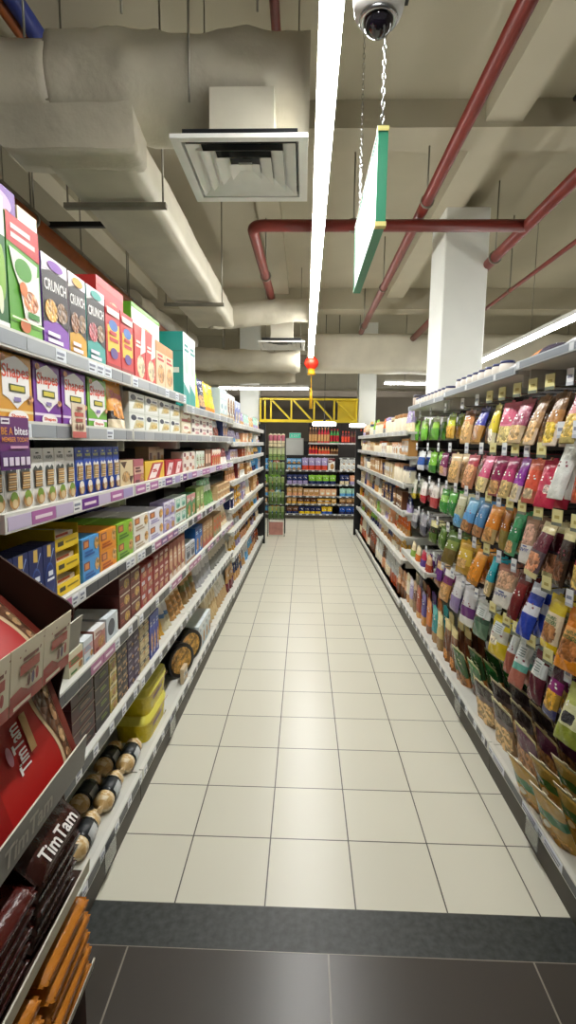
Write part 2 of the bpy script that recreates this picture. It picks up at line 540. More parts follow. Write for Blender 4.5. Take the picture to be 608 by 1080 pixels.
def generic(c1, c2, c3, style, food='cookie'):
    def D(f):
        if style == 0:
            f.rect(0, 0, 1, .32, c2); f.ell(.5, .34, .36, .2, food, 2); f.rect(.14, .64, .86, .84, c3); f.bars(.2, .66, .8, .82, c1)
        elif style == 1:
            f.pol([(.12, .3), (.5, .18), (.88, .3), (.88, .86), (.12, .86)], c2); f.bars(.2, .58, .8, .8, c1); f.ell(.5, .4, .22, .1, c3); f.rect(0, 0, 1, .14, food, 2)
        elif style == 2:
            f.pol([(0, .62), (1, .78), (1, 1), (0, 1)], c2); f.ell(.6, .34, .3, .24, food, 2); f.bars(.1, .72, .7, .86, c3); f.rect(.08, .08, .34, .2, c3)
        elif style == 3:
            f.ell(.5, .55, .38, .3, c2); f.bars(.24, .48, .76, .68, c3); f.rect(0, 0, 1, .18, c3); f.ell(.75, .2, .18, .13, food, 2)
        else:
            f.rect(0, .42, 1, .72, c2); f.bars(.12, .46, .72, .7, c3); f.ell(.78, .26, .16, .14, food, 2); f.rect(.08, .1, .5, .2, c3)
    return D
def proto_box(name, w, h, d, base, design, **k): return (name, carton(w, h, d, base, design, **k).mesh(name), [])

# pouches and bags ---------------------------------------------------
def pouch(name, w, h, t, zones, window=None, items=None, hang=True, header=None, sticker=False, stand=False, res=(24, 40)):
    """zones: [(v_from_bottom, colour)...]; window: (u0,v0,u1,v1,colour,mat) oval of visible food; origin top centre when hung, bottom centre when standing"""
    zoff = -h if not stand else 0
    def thick(u, v):
        e = max(0, 1 - abs(2 * u - 1) ** 2.4) ** .6
        if stand: p = (1 - v) ** .55 * .95 + .05
        else: p = math.sin(PI * min(1, max(0, (v + .02) / .98)) ** .8) ** .55
        wob = .9 + .16 * math.sin(11 * u + 5 * v) * math.sin(9 * v + 3 * u)
        return t * .5 * e * p * wob + .0006
    def wid(v):
        return w * (.97 - .05 * math.sin(PI * v) + .012 * math.sin(17 * v))
    def fr(u, v): return ((u - .5) * wid(v), -thick(u, v), zoff + h * v)
    def bk(u, v): return ((u - .5) * wid(v), thick(u, v), zoff + h * v)
    def zc(u, v):
        c = zones[0][1]
        for z, cc in zones:
            if v >= z: c = cc
        return c
    def inw(u, v):
        if not window: return False
        a, b, c, d = window[:4]
        return ((u - (a + c) / 2) / ((c - a) / 2)) ** 4 + ((v - (b + d) / 2) / ((d - b) / 2)) ** 4 < 1
    m = MB()
    m.grid(fr, res[0], res[1], lambda u, v: window[4] if inw(u, v) else zc(u, v), lambda u, v: (window[5] if inw(u, v) else 1))
    m.grid(bk, 6, 10, zc, 1, flip=True)
    k = [1]
    def mp(u, v): a = fr(min(1, max(0, u)), min(1, max(0, v))); return (a[0], a[1] - .0012 - EPS * k[0], a[2])
    class PF(Face):
        def __init__(s): s.mb = m; s.k = 1
        def p(s, u, v): k[0] = s.k; return mp(u, v)
    if items: items(PF())
    ch = []
    if hang:
        hm = MB()
        z0 = zoff + h
        hw = w * .49
        hm.box(-hw, hw, -.0013, .0013, z0 - .02, z0 + .012, header or zones[-1][1], 1)
        hm.box(-.012, .012, -.0012, .0012, z0 + .012, z0 + .022, header or zones[-1][1], 1)
        ch.append(('header_seal', hm.mesh('header_seal'), []))
    elif stand:
        hm = MB()
        hm.box(-w * .48, w * .48, -.0016, .0016, h - .008, h + .008, header or zones[-1][1], 1)
        ch.append(('top_seal', hm.mesh('top_seal'), []))
    if sticker:
        sm = MB()
        def sp(u, v): a = fr(.22 + .56 * u, .62 + .28 * v); return (a[0], a[1] - .002, a[2])
        sm.grid(sp, 4, 4, 'e6ecec')
        for q in range(4):
            def lp(u, v, q=q): a = fr(.28 + .42 * u, .66 + .055 * q + .02 * v); return (a[0], a[1] - .0032, a[2])
            sm.grid(lp, 2, 1, '6f8a86')
        ch.append(('white_sticker', sm.mesh('white_sticker'), []))
    return (name, m.mesh(name), ch)
def pitems(bar='white', acc=None):
    def D(f):
        f.bars(.2, .66, .8, .8, bar)
        if acc: f.ell(.5, .5, .2, .06, acc)
    return D

def jar(name, r, h, body, lid, label):
    m = MB()
    m.lathe([(r * .9, 0), (r, h * .06), (r, h * .74), (r * .82, h * .84), (r * .82, h * .86)], 14, cf=lambda k, s: label if k == 1 else body)
    l = MB(); l.lathe([(r * .9, h * .82), (r * .92, h * .84), (r * .92, h), (r * .86, h * 1.01)], 14, lid)
    return (name, m.mesh(name), [('lid', l.mesh('lid'), [])])
def bottle(name, r, h, body, cap, label):
    m = MB()
    m.lathe([(r * .92, 0), (r, h * .03), (r, h * .14), (r, h * .56), (r, h * .62), (r * .7, h * .72), (r * .36, h * .82), (r * .36, h * .9)], 12, cf=lambda k, s: label if k == 2 else body)
    l = MB(); l.lathe([(r * .42, h * .88), (r * .42, h), (r * .36, h * 1.01)], 10, cap)
    return (name, m.mesh(name), [('cap', l.mesh('cap'), [])])

# ------------------------------------------------------------------ placing helpers
def put_left(proto, y, din, z, desc, place, cat, rot=0., tilt=0., **k):
    o = build(proto, (xl(y) - din, y, z), (tilt, 0, RZL + rot))
    set_labels(o, desc, place, cat, **k)
    return o
def put_right(proto, y, x, z, desc, place, cat, rot=0., tilt=0., **k):
    o = build(proto, (x, y, z), (tilt, 0, RZR + rot))
    set_labels(o, desc, place, cat, **k)
    return o
def run_left(proto, y0, y1, n, z, desc, place, cat, h, nz=1, nd=1, d=.06, din=.03, jit=.0):
    step = (y1 - y0) / n
    rnd = random.Random(int(y0 * 1000) + int(z * 100))
    for i in range(n):
        for k in range(nz):
            for q in range(nd):
                put_left(proto, y0 + step * (i + .5), din + q * (d + .006), z - .0115 + k * (h + .0012), desc, place, cat, rot=rnd.uniform(-jit, jit), iy=i, ny=n, iz=k, nz=nz, ip=q, npd=nd)

# =================================================================== LEFT SHELVES, near bays
def lrun(px0, px1, n, z, desc, place, base, design, h, nz=1, nd=1, d=.07, din=.03, name='biscuit_box', cat='box', jit=.0, gap=.96, side=None, top=None, sidefn=None):
    y0, y1 = yl(px0), yl(px1)
    wd = (y1 - y0) / n * gap
    p = (name, carton(wd, h, d, base, design, side=side, top=top, sidefn=sidefn).mesh(name), [])
    run_left(p, y0, y1, n, z, desc, place, cat, h, nz, nd, d, din, jit)
S1, S2, S3, S4, S5, S6, S7 = ('on the top left shelf', 'on the second left shelf', 'on the third left shelf', 'on the fourth left shelf', 'on the fifth left shelf', 'on the sixth left shelf', 'on the bottom left shelf')
Z1, Z2, Z3, Z4, Z5, Z6, Z7 = LZ
# --- top shelf
def d_green(f):
    f.rect(0, .0, 1, .2, '6cae3a'); f.pol([(0, .78), (1, .74), (1, 1), (0, 1)], 'c3272b'); f.bars(.12, .8, .86, .94, 'f0d8d4')
    f.pol([(.04, .74), (.9, .7), (.82, .5), (.4, .38), (.14, .58)], 'e9f0dc'); f.ell(.44, .6, .26, .09, '4d9a2d'); f.pol([(.3, .44), (.92, .62), (.94, .2), (.44, .16)], 'f4f3ea')
    f.ell(.62, .36, .24, .09, 'd98a5a', 2); f.ell(.4, .44, .12, .06, 'e07b3c'); f.ell(.4, .14, .16, .06, 'c96a35'); f.rect(.5, .22, .86, .27, '3f8f3a')
    f.rect(0, .17, 1, .185, 'e2efd0')
lrun(1, 14, 1, Z1, 'tall dark green cracker box with white cap', S1, '2f6a34', lambda f: (f.rect(0, .72, 1, 1, 'f0f0ea'), f.ell(.6, .45, .3, .2, '8fbf4a'), f.ell(.4, .25, .2, .1, 'e8f0d0'), f.rect(.0, .0, 1, .1, 'f3f3ee')), .31, name='cracker_box', side='3a7a3c')
lrun(14.6, 48, 1, Z1, 'big green cracker box with red top stripe', S1, '57a32e', d_green, .285, d=.09, name='cracker_box', side='3f8b2f', top='c3272b')
def d_crunch(bottom, food):
    def D(f):
        f.rect(0, 0, 1, .34, bottom); f.pol([(0, .3), (.5, .36), (1, .28), (1, .86), (.6, .9), (0, .82)], '2d2628'); f.rect(0, .86, 1, 1, 'efe6ee')
        f.txt('CRUNCH', .06, .64, .94, .76, 'f4f2ee', .02); f.ell(.3, .44, .24, .12, food, 2); f.ell(.72, .46, .22, .11, '8a6a4a', 2); f.ell(.5, .92, .3, .05, bottom); f.bars(.1, .08, .7, .22, 'f0e6f2')
    return D
lrun(48.8, 75, 1, Z1, 'purple and black granola box with lilac crest', S1, 'ece6ee', d_crunch('8a4fb5', 'd9a24a'), .25, name='granola_box', side='7a46a6')
lrun(75.6, 93, 1, Z1, 'golden-bottomed granola box with black band', S1, 'f0ece2', d_crunch('d9a531', '8a5a33'), .25, name='granola_box', side='e7e2d5')
lrun(93.6, 112, 1, Z1, 'teal-bottomed granola box with black band', S1, 'eef0ea', d_crunch('3fa39a', 'b0525a'), .25, name='granola_box', side='3fa39a')
def d_redyel(f):
    f.rect(0, .0, 1, .14, 'a01c20'); f.pol([(.1, .3), (.9, .36), (.9, .74), (.1, .68)], 'f2c53a'); f.ell(.5, .7, .3, .08, '3d6cb5'); f.ell(.5, .3, .26, .08, '5a3f8c'); f.bars(.2, .44, .8, .62, 'c3211f'); f.rect(.05, .84, .9, .93, 'f3ded0')
lrun(112.6, 141, 2, Z1, 'red cereal box with yellow panel and blue oval', S1, 'c92a2a', d_redyel, .24, name='cereal_box', side='b32427')
lrun(141.6, 163, 2, Z1, 'plain red cereal box with pale lower picture', S1, 'd23b33', lambda f: (f.ell(.55, .3, .36, .2, 'e6cfa5', 2), f.pol([(.5, .5), (1, .6), (1, 1), (.7, 1)], 'efe0d8'), f.bars(.12, .6, .6, .74, 'f3e6da')), .23, name='cereal_box', side='bd2c2a')
lrun(163.6, 181, 2, Z1, 'cream and orange cereal box with red lettering bars', S1, 'e9cfa8', lambda f: (f.rect(0, .8, 1, 1, 'd98a4a'), f.bars(.15, .6, .85, .76, 'c3211f'), f.ell(.5, .35, .36, .2, 'd29a5a', 2), f.rect(0, 0, 1, .1, 'c96a35')), .22, name='cereal_box', side='dcb88a')
def tealface(f):
    f.rect(.1, .46, .9, .53, 'dfe9e2'); f.rect(.2, .2, .8, .3, '2a9a92'); f.rect(0, .74, 1, .75, '17706b')
lrun(191.5, 203.6, 2, Z1 - .045, 'tall turquoise carton with white printed front', S1, 'eaf1ec', lambda f: (f.pol([(0, 0), (1, 0), (1, .2), (0, .34)], '2a9d96'), f.ell(.5, .6, .34, .14, 'bcdcc8'), f.bars(.15, .74, .85, .86, '1c8c86')), .41, d=.24, name='cracker_carton', side='1f8f88', sidefn=tealface, gap=.985)
# boxes standing behind the first row
def behind(px0, px1, z, h, d, din, desc, base, design, side=None):
    k = .68 + din - .012
    y0, y1 = k * 547 / (321.5 - px0), k * 547 / (321.5 - px1)
    p = proto_box('cracker_box', (y1 - y0) * .96, h, d, base, design, side=side)
    put_left(p, (y0 + y1) / 2, din, z - .0115, desc, S1, 'box')
behind(-6, 27, Z1, .425, .08, .14, 'tall purple box behind the green cracker box', '6c3c96', lambda f: (f.ell(.5, .5, .3, .2, '3a2f52'), f.ell(.5, .9, .36, .06, 'c9a0d2'), f.ell(.7, .82, .2, .05, '8a6a4a', 2)))
behind(28, 47.5, Z1, .405, .08, .14, 'tall cream box behind the green cracker box', 'efe3c0', lambda f: (f.rect(0, .86, 1, .94, 'f6f3e6'), f.rect(.0, .8, 1, .85, 'e0c36a'), f.ell(.5, .4, .3, .2, 'd9b25a')), 'e4d5a4')
behind(104, 132, Z1, .385, .12, .14, 'tall red box behind the red cereal boxes', 'b8232a', lambda f: (f.ell(.6, .7, .26, .14, 'd99a6a', 2), f.rect(0, .92, 1, 1, 'd2433f')), 'c3332f')
behind(139, 168, Z1, .39, .14, .14, 'tall lime green box with white front behind cereal', 'f0f2ea', lambda f: (f.rect(0, 0, 1, .2, '6cae3a'), f.ell(.5, .6, .36, .2, 'e0a06a', 2), f.rect(0, .95, 1, 1, '74b843')), '62b02c')
# bags and small boxes further along the top shelf
def stand_left(px0, px1, n, z, desc, place, h, zones, window=None, t=.07, din=.05, nd=1, **k):
    y0, y1 = yl(px0), yl(px1)
    w = (y1 - y0) / n * .94
    rj = random.Random(px0 * 7 + z)
    p = pouch('biscuit_pouch', w, h, t, zones, window, stand=True, **k)
    for i in range(n):
        for q in range(nd):
            put_left(p, y0 + (y1 - y0) * (i + .5) / n, din + t / 2 + q * (t + .01), z - .0115, desc, place, 'pouch', tilt=R(-4), rot=rj.uniform(-.3, .15), iy=i, ny=n, ip=q, npd=nd)
ZF = Z1 - .045
stand_left(204.5, 212, 1, ZF, 'yellow pouch with green top', S1, .24, [(0, 'yellow'), (.7, 'lime')], None, items=pitems('red'))
stand_left(212.3, 218.5, 1, ZF, 'navy pouch with tan picture', S1, .22, [(0, '1c2250'), (.75, '2b2f6a')], (.2, .2, .85, .55, 'tan', 2), items=pitems('white'))
stand_left(219, 228, 2, ZF, 'bright yellow pouch with amber foot', S1, .22, [(0, 'amber'), (.25, 'yellow')], None, items=pitems('green'))
lrun(228.6, 236, 2, ZF, 'pale blue slim box with white front', S1, 'c6dce2', generic('c6dce2', 'f2f4f0', '8fb5c6', 1, 'beige'), .23, name='cereal_box')
lrun(236.4, 244, 3, ZF, 'white slim box with brown picture', S1, 'eef0ea', generic('eef0ea', '8a5a3a', 'c9b08a', 3, 'brown'), .22, name='cereal_box')
lrun(244.3, 249.5, 2, Z1-.07, 'periwinkle blue slim box', S1, '7f8fd0', generic('7f8fd0', 'c8d0ee', 'f2f2ee', 2, 'beige'), .22, name='cereal_box')
# --- second shelf
def d_shapes(bg, name=None):
    def D(f):
        f.rect(0, 0, 1, .36, bg); f.rect(.0, .18, 1, .22, 'e9d9ef' if bg != 'd99a2b' else 'f0dca6')
        f.pol([(.1, .86), (.3, .93), (.5, .98), (.7, .93), (.9, .86), (.9, .42), (.72, .36), (.5, .24), (.28, .36), (.1, .42)], 'f4f1ee')
        f.txt('Shapes', .1, .6, .9, .84, 'd8431d', .03); f.rect(.28, .47, .76, .58, '39471c'); f.rect(.32, .49, .72, .56, 'd3c33a')
        f.rect(.4, .34, .6, .4, '8a7ab0'); f.ell(.5, .12, .3, .1, 'f4f1ee'); f.txt('Shapes', .28, .09, .72, .16, 'd8431d'); f.ell(.9, .4, .08, .05, 'c98a5a', 2); f.ell(.1, .92, .08, .05, 'c98a5a', 2)
    return D
SH = .168
lrun(-3, 34, 1, Z2, 'gold cracker box with white shield and red lettering', S2, 'dba03a', d_shapes('d99a2b'), SH, name='cracker_box', d=.09, side='c98a2b')
lrun(34.6, 63, 1, Z2, 'wider purple cracker box with white shield', S2, '7a3aa0', d_shapes('7a3aa0'), SH, name='cracker_box', d=.09, side='6c2a8c')
lrun(64, 90, 1, Z2, 'purple cracker box behind the cream price card', S2, '7d3fa6', d_shapes('7d3fa6'), SH, name='cracker_box', d=.09, side='8a1f7a')
lrun(91, 111, 1, Z2, 'green cracker box with white shield and red lettering', S2, '7dbb3c', d_shapes('6cae35'), SH, name='cracker_box', d=.09, side='5f9d2d')
stand_left(112, 132, 1, Z2, 'orange and black cracker pouch with red lettering', S2, .17, [(0, 'd8c7a8'), (.24, '2c2320'), (.42, 'e29a33')], (.15, .28, .9, .58, 'amber', 2), t=.05, din=.012, items=lambda f: f.txt('Shapes', .14, .64, .88, .86, 'c3301d'))
def d_pill(f):
    f.rect(.05, .12, .95, .88, 'eef0ea'); f.ell(.26, .76, .17, .14, '33384a'); f.pol([(.2, .2), (.9, .3), (.9, .62), (.4, .66)], 'd3c79a'); f.ell(.62, .4, .24, .13, 'd9bb70', 2); f.rect(.5, .72, .86, .8, '5f6676')
lrun(134, 187, 4, Z2, 'clear-wrapped white rice cake pack with black disc', S2, 'dde0d6', d_pill, .079, nz=2, name='rice_cake_pack', cat='snack pack')
lrun(188.5, 198.5, 1, Z2, 'cream wafer pack with red sticker', S2, 'e5d9bc', generic('e5d9bc', 'f3eddc', 'b8474a', 3), .078, nz=2, name='wafer_pack', cat='snack pack')
lrun(199.5, 221, 3, Z2, 'white snack box with maroon corner print', S2, 'efeae2', lambda f: (f.pol([(.0, .5), (.3, .5), (.3, .95), (0, .95)], '5a2f3f'), f.ell(.66, .4, .26, .22, 'd8a0a0', 2), f.rect(.4, .75, .9, .86, '8a4a56')), .052, nz=3, name='snack_box')
stand_left(222, 231, 2, Z2, 'brown and silver cookie pouch', S2, .16, [(0, 'brown'), (.5, 'silver'), (.8, 'tan')], (.2, .1, .8, .5, 'rust', 2))
lrun(231.5, 236, 2, Z2, 'navy and white slim cookie box', S2, '2b3868', generic('2b3868', 'e9e9ee', '8fa0d0', 2), .15)
stand_left(236.5, 238.9, 2, Z2, 'golden brown cookie pouch', S2, .15, [(0, 'tan'), (.6, 'gold')], None)
# --- third shelf
def d_wafer(bg, fg, fruit, fruit2):
    def D(f):
        f.rect(.05, .78, .95, .96, bg); f.txt('WAFER', .18, .82, .84, .88, fg); f.rect(.36, .91, .62, .935, fg)
        f.pol([(.3, .72), (.5, .66), (.7, .72), (.86, .68), (.86, .36), (.14, .36), (.14, .68)], fg if bg == 'white' else 'e7e6dc')
        f.rect(.19, .37, .81, .64, '6d5138')
        for i in range(7): f.rect(.22, .375 + i * .038, .78, .40 + i * .038, ('d3a768', 'e2c79a')[i % 2])
        f.ell(.5, .2, .36, .12, fruit2); f.ell(.48, .27, .26, .08, fruit); f.ell(.5, .17, .2, .07, 'cdb489')
    return D
WH = .158
lrun(-20, 74.4, 7, Z3, 'tall white wafer box with green fruit print', S3, 'f1f0ea', d_wafer('white', '4d5552', '7d9a3c', 'b98a52'), WH, name='wafer_box', side='e5e4dc')
lrun(75, 122, 6, Z3, 'tall royal blue wafer box with hazelnut print', S3, '2a4db0', d_wafer('2a4db0', 'd7e06a', 'e9e4da', '8a5536'), WH, name='wafer_box', side='243f96')
lrun(123, 137, 1, Z3, 'cream and brown biscuit box with dark triangle print', S3, 'd8c49a', lambda f: (f.pol([(.0, .95), (.5, .95), (.3, .7)], '4a2a1c'), f.pol([(.6, .4), (1, .4), (.8, .1)], '4a2a1c'), f.ell(.4, .4, .3, .2, 'c49a62', 2)), .105)
lrun(137.5, 148, 1, Z3, 'dark rose biscuit box with cream stripes', S3, 'b0606a', generic('b0606a', 'd8b09a', '5a1f2a', 4), .105)
lrun(149, 170, 1, Z3, 'yellow biscuit box with red and white diagonal', S3, 'e0b93a', lambda f: (f.pol([(.08, .1), (.7, .1), (.95, .9), (.36, .9)], 'b8303a'), f.pol([(.16, .16), (.5, .16), (.8, .84), (.45, .84)], 'f1e4e0'), f.bars(.36, .42, .6, .6, 'c3211f')), .09)
lrun(171, 189, 2, Z3, 'red biscuit box with white diagonal panel', S3, 'b02a35', lambda f: (f.pol([(.1, .15), (.55, .15), (.9, .85), (.4, .85)], 'efd8d8'), f.bars(.4, .4, .62, .6, 'b02a35')), .085)
lrun(190, 202, 2, Z3, 'white biscuit box with maroon squares', S3, 'e8ddd2', lambda f: (f.rect(.08, .55, .4, .9, '7a2a35'), f.ell(.65, .4, .25, .2, 'c98a6a', 2)), .06, nz=2)
lrun(176, 190, 2, Z3, 'cream box in back row above red biscuits', S3, 'cfc0a2', lambda f: (f.rect(.1, .2, .4, .8, '6a4a4a'), f.rect(.55, .3, .9, .7, 'c79a62')), .15, din=.14)
lrun(203.5, 212, 3, Z3, 'white and pale green snack pot box', S3, 'e3e6da', generic('e3e6da', 'b9cdb0', '8a5a4a', 3), .12)
lrun(213, 219, 2, Z3, 'brown boxed cake with pictured window', S3, '7a5238', lambda f: f.rect(.15, .25, .85, .75, 'e0b9a0'), .13)
lrun(220, 229, 4, Z3, 'red and white slim biscuit box', S3, 'c9443a', generic('c9443a', 'f0e6da', 'e8c9a0', 2), .125)
stand_left(230, 238.5, 5, Z3, 'white and rose small pouch', S3, .11, [(0, 'e9dcd6'), (.5, 'b8575a')], None, t=.04)
# --- fourth shelf
def d_navy(f):
    f.pol([(.3, .8), (.6, .78), (.62, .98), (.34, .98)], 'd9b65a'); f.ell(.46, .42, .36, .28, '2f4d96'); f.ell(.46, .42, .32, .24, '1b2f6e'); f.rect(.2, .4, .76, .44, 'eef0f6'); f.rect(.3, .48, .66, .56, 'dfe4f0'); f.pol([(.4, .66), (.8, .9), (.74, .92)], '8fa6dc')
lrun(-18, 50, 4, Z4, 'navy biscuit box with gold tab and white ring', S4, '17265e', d_navy, .17, side='131f4c')
def trayproto(w, h, d):
    m = MB()
    m.box(-w / 2, w / 2, 0, d, 0, h * .06, 'e2c21c')
    m.box(-w / 2, -w / 2 + .003, 0, d, 0, h, 'e2c21c'); m.box(w / 2 - .003, w / 2, 0, d, 0, h, 'e2c21c'); m.box(-w / 2 + .003, w / 2 - .003, d - .003, d, 0, h, 'c9a91a')
    m.box(-w / 2 + .003, w / 2 - .003, 0, .003, 0, h * .55, 'edcb1e')
    m.pol = None
    f = Face(m, w, h); f.rect(.1, .2, .34, .4, '3a3420'); f.rect(.42, .26, .9, .34, '8a7518')
    ch = []
    b = MB(); b.box(-w * .42, w * .42, .012, d - .012, h * .07, h * .7, 'e8ddc6'); b.box(-w * .3, w * .2, .011, .012, h * .57, h * .68, 'b0482a')
    ch.append(('inner_packs', b.mesh('inner_packs'), []))
    return ('shelf_tray', m.mesh('shelf_tray'), ch)
y0, y1 = yl(51), yl(77.5)
tp = trayproto((y1 - y0) * .97, .066, .16)
for k in range(3): put_left(tp, (y0 + y1) / 2, .035, Z4 - .0115 + k * .067, 'yellow open-front shelf tray of biscuit packs', S4, 'tray', iz=k, nz=3)
def d_twin(c2):
    def D(f):
        f.rect(.06, .52, .4, .9, '8a4a3a'); f.rect(.12, .58, .34, .84, 'd88a4a'); f.ell(.84, .6, .14, .3, 'd8a55a', 2); f.bars(.1, .1, .7, .42, c2)
    return D
for a, b, desc, c, c2, h in ((78.6, 97.6, 'sky blue biscuit box with tan biscuit print', '4d9ad6', '2b5fa6', .07), (98.2, 116.6, 'orange biscuit box with tan biscuit print', 'e8952a', 'b8581c', .07), (117.2, 134.6, 'lime green biscuit box with tan biscuit print', '8cbf33', '4a7a1c', .07), (135.4, 151.4, 'white biscuit box with orange square print', 'ece8dd', 'b8a58a', .07), (152, 167.5, 'white and lavender biscuit box', 'e4e2ea', 'a9a0c9', .068)):
    lrun(a, b, 1, Z4, desc, S4, c, d_twin(c2), h, nz=2, nd=2, d=.12, side=c)
lrun(168.3, 180, 2, Z4, 'lilac biscuit box with silver panel', S4, 'b4a8d0', generic('b4a8d0', 'e2e0ea', '7a6aa8', 2), .075, nz=2)
lrun(180.7, 192, 2, Z4, 'white biscuit box with mint panel', S4, 'e2ebe2', generic('e2ebe2', '8fc4ae', '3f8a7a', 1), .075, nz=2)
lrun(192.7, 202, 2, Z4, 'green biscuit box with rose panel', S4, '4f8f5a', generic('4f8f5a', 'c98a8a', 'e6e6da', 2), .14)
lrun(203, 211, 2, Z4, 'tall olive green cracker box', S4, '7a8f4a', generic('7a8f4a', 'a9c07a', 'e8e4c8', 3), .16)
stand_left(212, 225, 4, Z4, 'green and silver cracker pouch', S4, .17, [(0, '6a9a55'), (.55, 'c9d2c0'), (.8, '4f8f5a')], None, t=.06)
lrun(225.5, 238.6, 4, Z4, 'tan cake roll box with cream end', S4, 'c9a67a', generic('c9a67a', 'ead9b4', '8a5a3a', 0), .055, nz=2, name='cake_box')
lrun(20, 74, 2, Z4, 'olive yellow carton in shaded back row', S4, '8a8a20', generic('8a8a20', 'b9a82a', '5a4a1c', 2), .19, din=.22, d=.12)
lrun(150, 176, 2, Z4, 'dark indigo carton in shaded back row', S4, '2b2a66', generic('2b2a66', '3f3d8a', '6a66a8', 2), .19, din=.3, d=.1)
# --- fifth shelf
def flat(px0, px1, n, z, desc, place, base, design, h, d, nz=1, nd=1, din=.03, top=None, name='biscuit_tray', cat='snack pack', side=None, jit=.04):
    lrun(px0, px1, n, z, desc, place, base, design, h, nz=nz, nd=nd, d=d, din=din, top=top, name=name, cat=cat, side=side, jit=jit, gap=.93)
flat(58, 75, 1, Z5, 'clear-wrapped cream biscuit tray with green label', S5, 'd9d3b4', generic('d9d3b4', 'b85a3a', '4a7a3a', 4), .075, .15, top='e3e2cc')
flat(75.5, 87, 1, Z5, 'white and pale blue biscuit tray', S5, 'd5dde2', generic('d5dde2', 'c9a0a0', '8fb0c9', 4), .075, .15, top='e6ebee')
flat(87.5, 101, 1, Z5, 'rose-fronted biscuit tray with white top', S5, 'b8766a', generic('b8766a', 'e6d9d0', '8a2f2a', 2), .08, .15, top='e9e9ea')
flat(101.5, 116, 1, Z5, 'pale blue biscuit tray with dark circle', S5, 'cfd8de', lambda f: (f.ell(.4, .5, .3, .36, '4a4f58'), f.rect(.8, .1, .95, .9, 'e9eef0')), .085, .15, top='dfe6ea')
lrun(104, 121, 1, Z5, 'dark brown biscuit box with gold top behind trays', S5, '4a2a1e', generic('4a2a1e', '6a3a2a', 'c9a05a', 4), .16, din=.2, d=.12)
lrun(117.5, 141, 2, Z5, 'dark red brown biscuit box with round photo', S5, '6e2f22', lambda f: (f.ell(.66, .45, .24, .3, 'c9a24a', 2), f.rect(.05, .86, .95, .94, 'd8cfc0'), f.bars(.06, .2, .36, .5, 'a8523a')), .064, nz=3, side='5a241c', d=.16)
lrun(141.6, 155, 2, Z5, 'red biscuit box with cream and tan squares', S5, 'a83a30', lambda f: (f.rect(.3, .1, .9, .5, 'c98f6a', 2), f.rect(.1, .6, .6, .9, 'd8cfd6')), .058, nz=3, d=.14)
lrun(155.6, 172, 3, Z5, 'dark red biscuit box with tan panel', S5, '982f2c', lambda f: (f.rect(.2, .15, .8, .55, 'd0a070', 2), f.rect(.3, .66, .9, .86, 'e0c2b8')), .062, nz=3, d=.14)
lrun(172.6, 190, 4, Z5, 'rust biscuit box with cream window', S5, 'a8503c', generic('a8503c', 'd9b08a', 'e9d9c9', 3), .19, d=.14)
lrun(191, 201, 2, Z5, 'white and silver bottle-shaped snack box', S5, 'cfd2d6', generic('cfd2d6', '6a6f78', '2b2f38', 1), .11)
lrun(201.6, 209, 2, Z5, 'bright blue biscuit box', S5, '2a6fc0', generic('2a6fc0', '1b4a96', 'b9d9f0', 2), .17)
lrun(209.6, 220, 3, Z5, 'tan and red biscuit box', S5, 'b8885a', generic('b8885a', 'b0452f', 'e0d2b0', 0), .17)
lrun(221, 229, 3, Z5, 'orange and grey-green cracker box', S5, 'b08a5a', generic('b08a5a', 'c9582a', '8a9a7a', 3), .16)
stand_left(229.5, 238.5, 5, Z5, 'cream cake pouch with peach window', S5, .15, [(0, 'ead9b4'), (.7, 'f0e6d0')], (.2, .2, .8, .6, 'peach', 2), t=.07)
# --- sixth shelf
def d_dark(c2):
    return lambda f: (f.rect(.3, .2, .92, .8, '2c2622'), f.bars(.36, .35, .8, .7, c2), f.rect(0, .9, 1, 1, '8a7a66'))
lrun(58, 85.5, 1, Z6, 'maroon biscuit packet with dark end', S6, '4a1a1e', d_dark('8a6a5a'), .042, nz=5, d=.17, side='5a1f22', name='biscuit_packet', cat='snack pack')
lrun(86, 103, 1, Z6, 'black brown biscuit packet with olive print', S6, '2f2420', d_dark('7a8a3a'), .05, nz=4, d=.17, side='4a3a2c', top='6a5a40', name='biscuit_packet', cat='snack pack')
lrun(103.6, 112, 1, Z6, 'yellow and cream biscuit packet', S6, 'c9b45a', generic('c9b45a', 'e9ddb0', '6a5a2a', 2), .05, nz=4, d=.15, top='d8a55a', name='biscuit_packet', cat='snack pack')
lrun(112.6, 124, 2, Z6, 'charcoal biscuit packet with tan print', S6, '3a3230', generic('3a3230', '6a5a4a', 'c9a67a', 4), .05, nz=4, d=.15, name='biscuit_packet', cat='snack pack')
lrun(124.6, 138, 2, Z6, 'dark purple biscuit packet with silver stripe', S6, '3a2148', generic('3a2148', '4f3a5a', 'b0a8b8', 4), .05, nz=4, d=.15, name='biscuit_packet', cat='snack pack')
lrun(138.6, 149, 2, Z6, 'cream biscuit packet with black label', S6, 'cdbb8a', generic('cdbb8a', '3a3230', 'e6d9b0', 4), .055, nz=4, d=.15, name='biscuit_packet', cat='snack pack')
lrun(150, 160, 3, Z6, 'royal blue biscuit tube box', S6, '2438a0', generic('2438a0', '4a5fd0', 'c9d0f0', 2), .2)
stand_left(161, 172, 3, Z6, 'yellow cake pouch with white tie', S6, .15, [(0, 'd9ab4a'), (.6, 'e9c060'), (.82, 'f2f0ea')], None, t=.1)
stand_left(173, 180, 2, Z6, 'white and blue cake pouch', S6, .15, [(0, 'd8cfae'), (.45, '6a93c9'), (.6, 'f0f2f2')], None, t=.09)
stand_left(181, 194, 3, Z6, 'tan bread roll pouch', S6, .15, [(0, 'c99a62'), (.8, 'e0c9a0')], (.1, .1, .9, .7, 'd0a468', 2), t=.1)
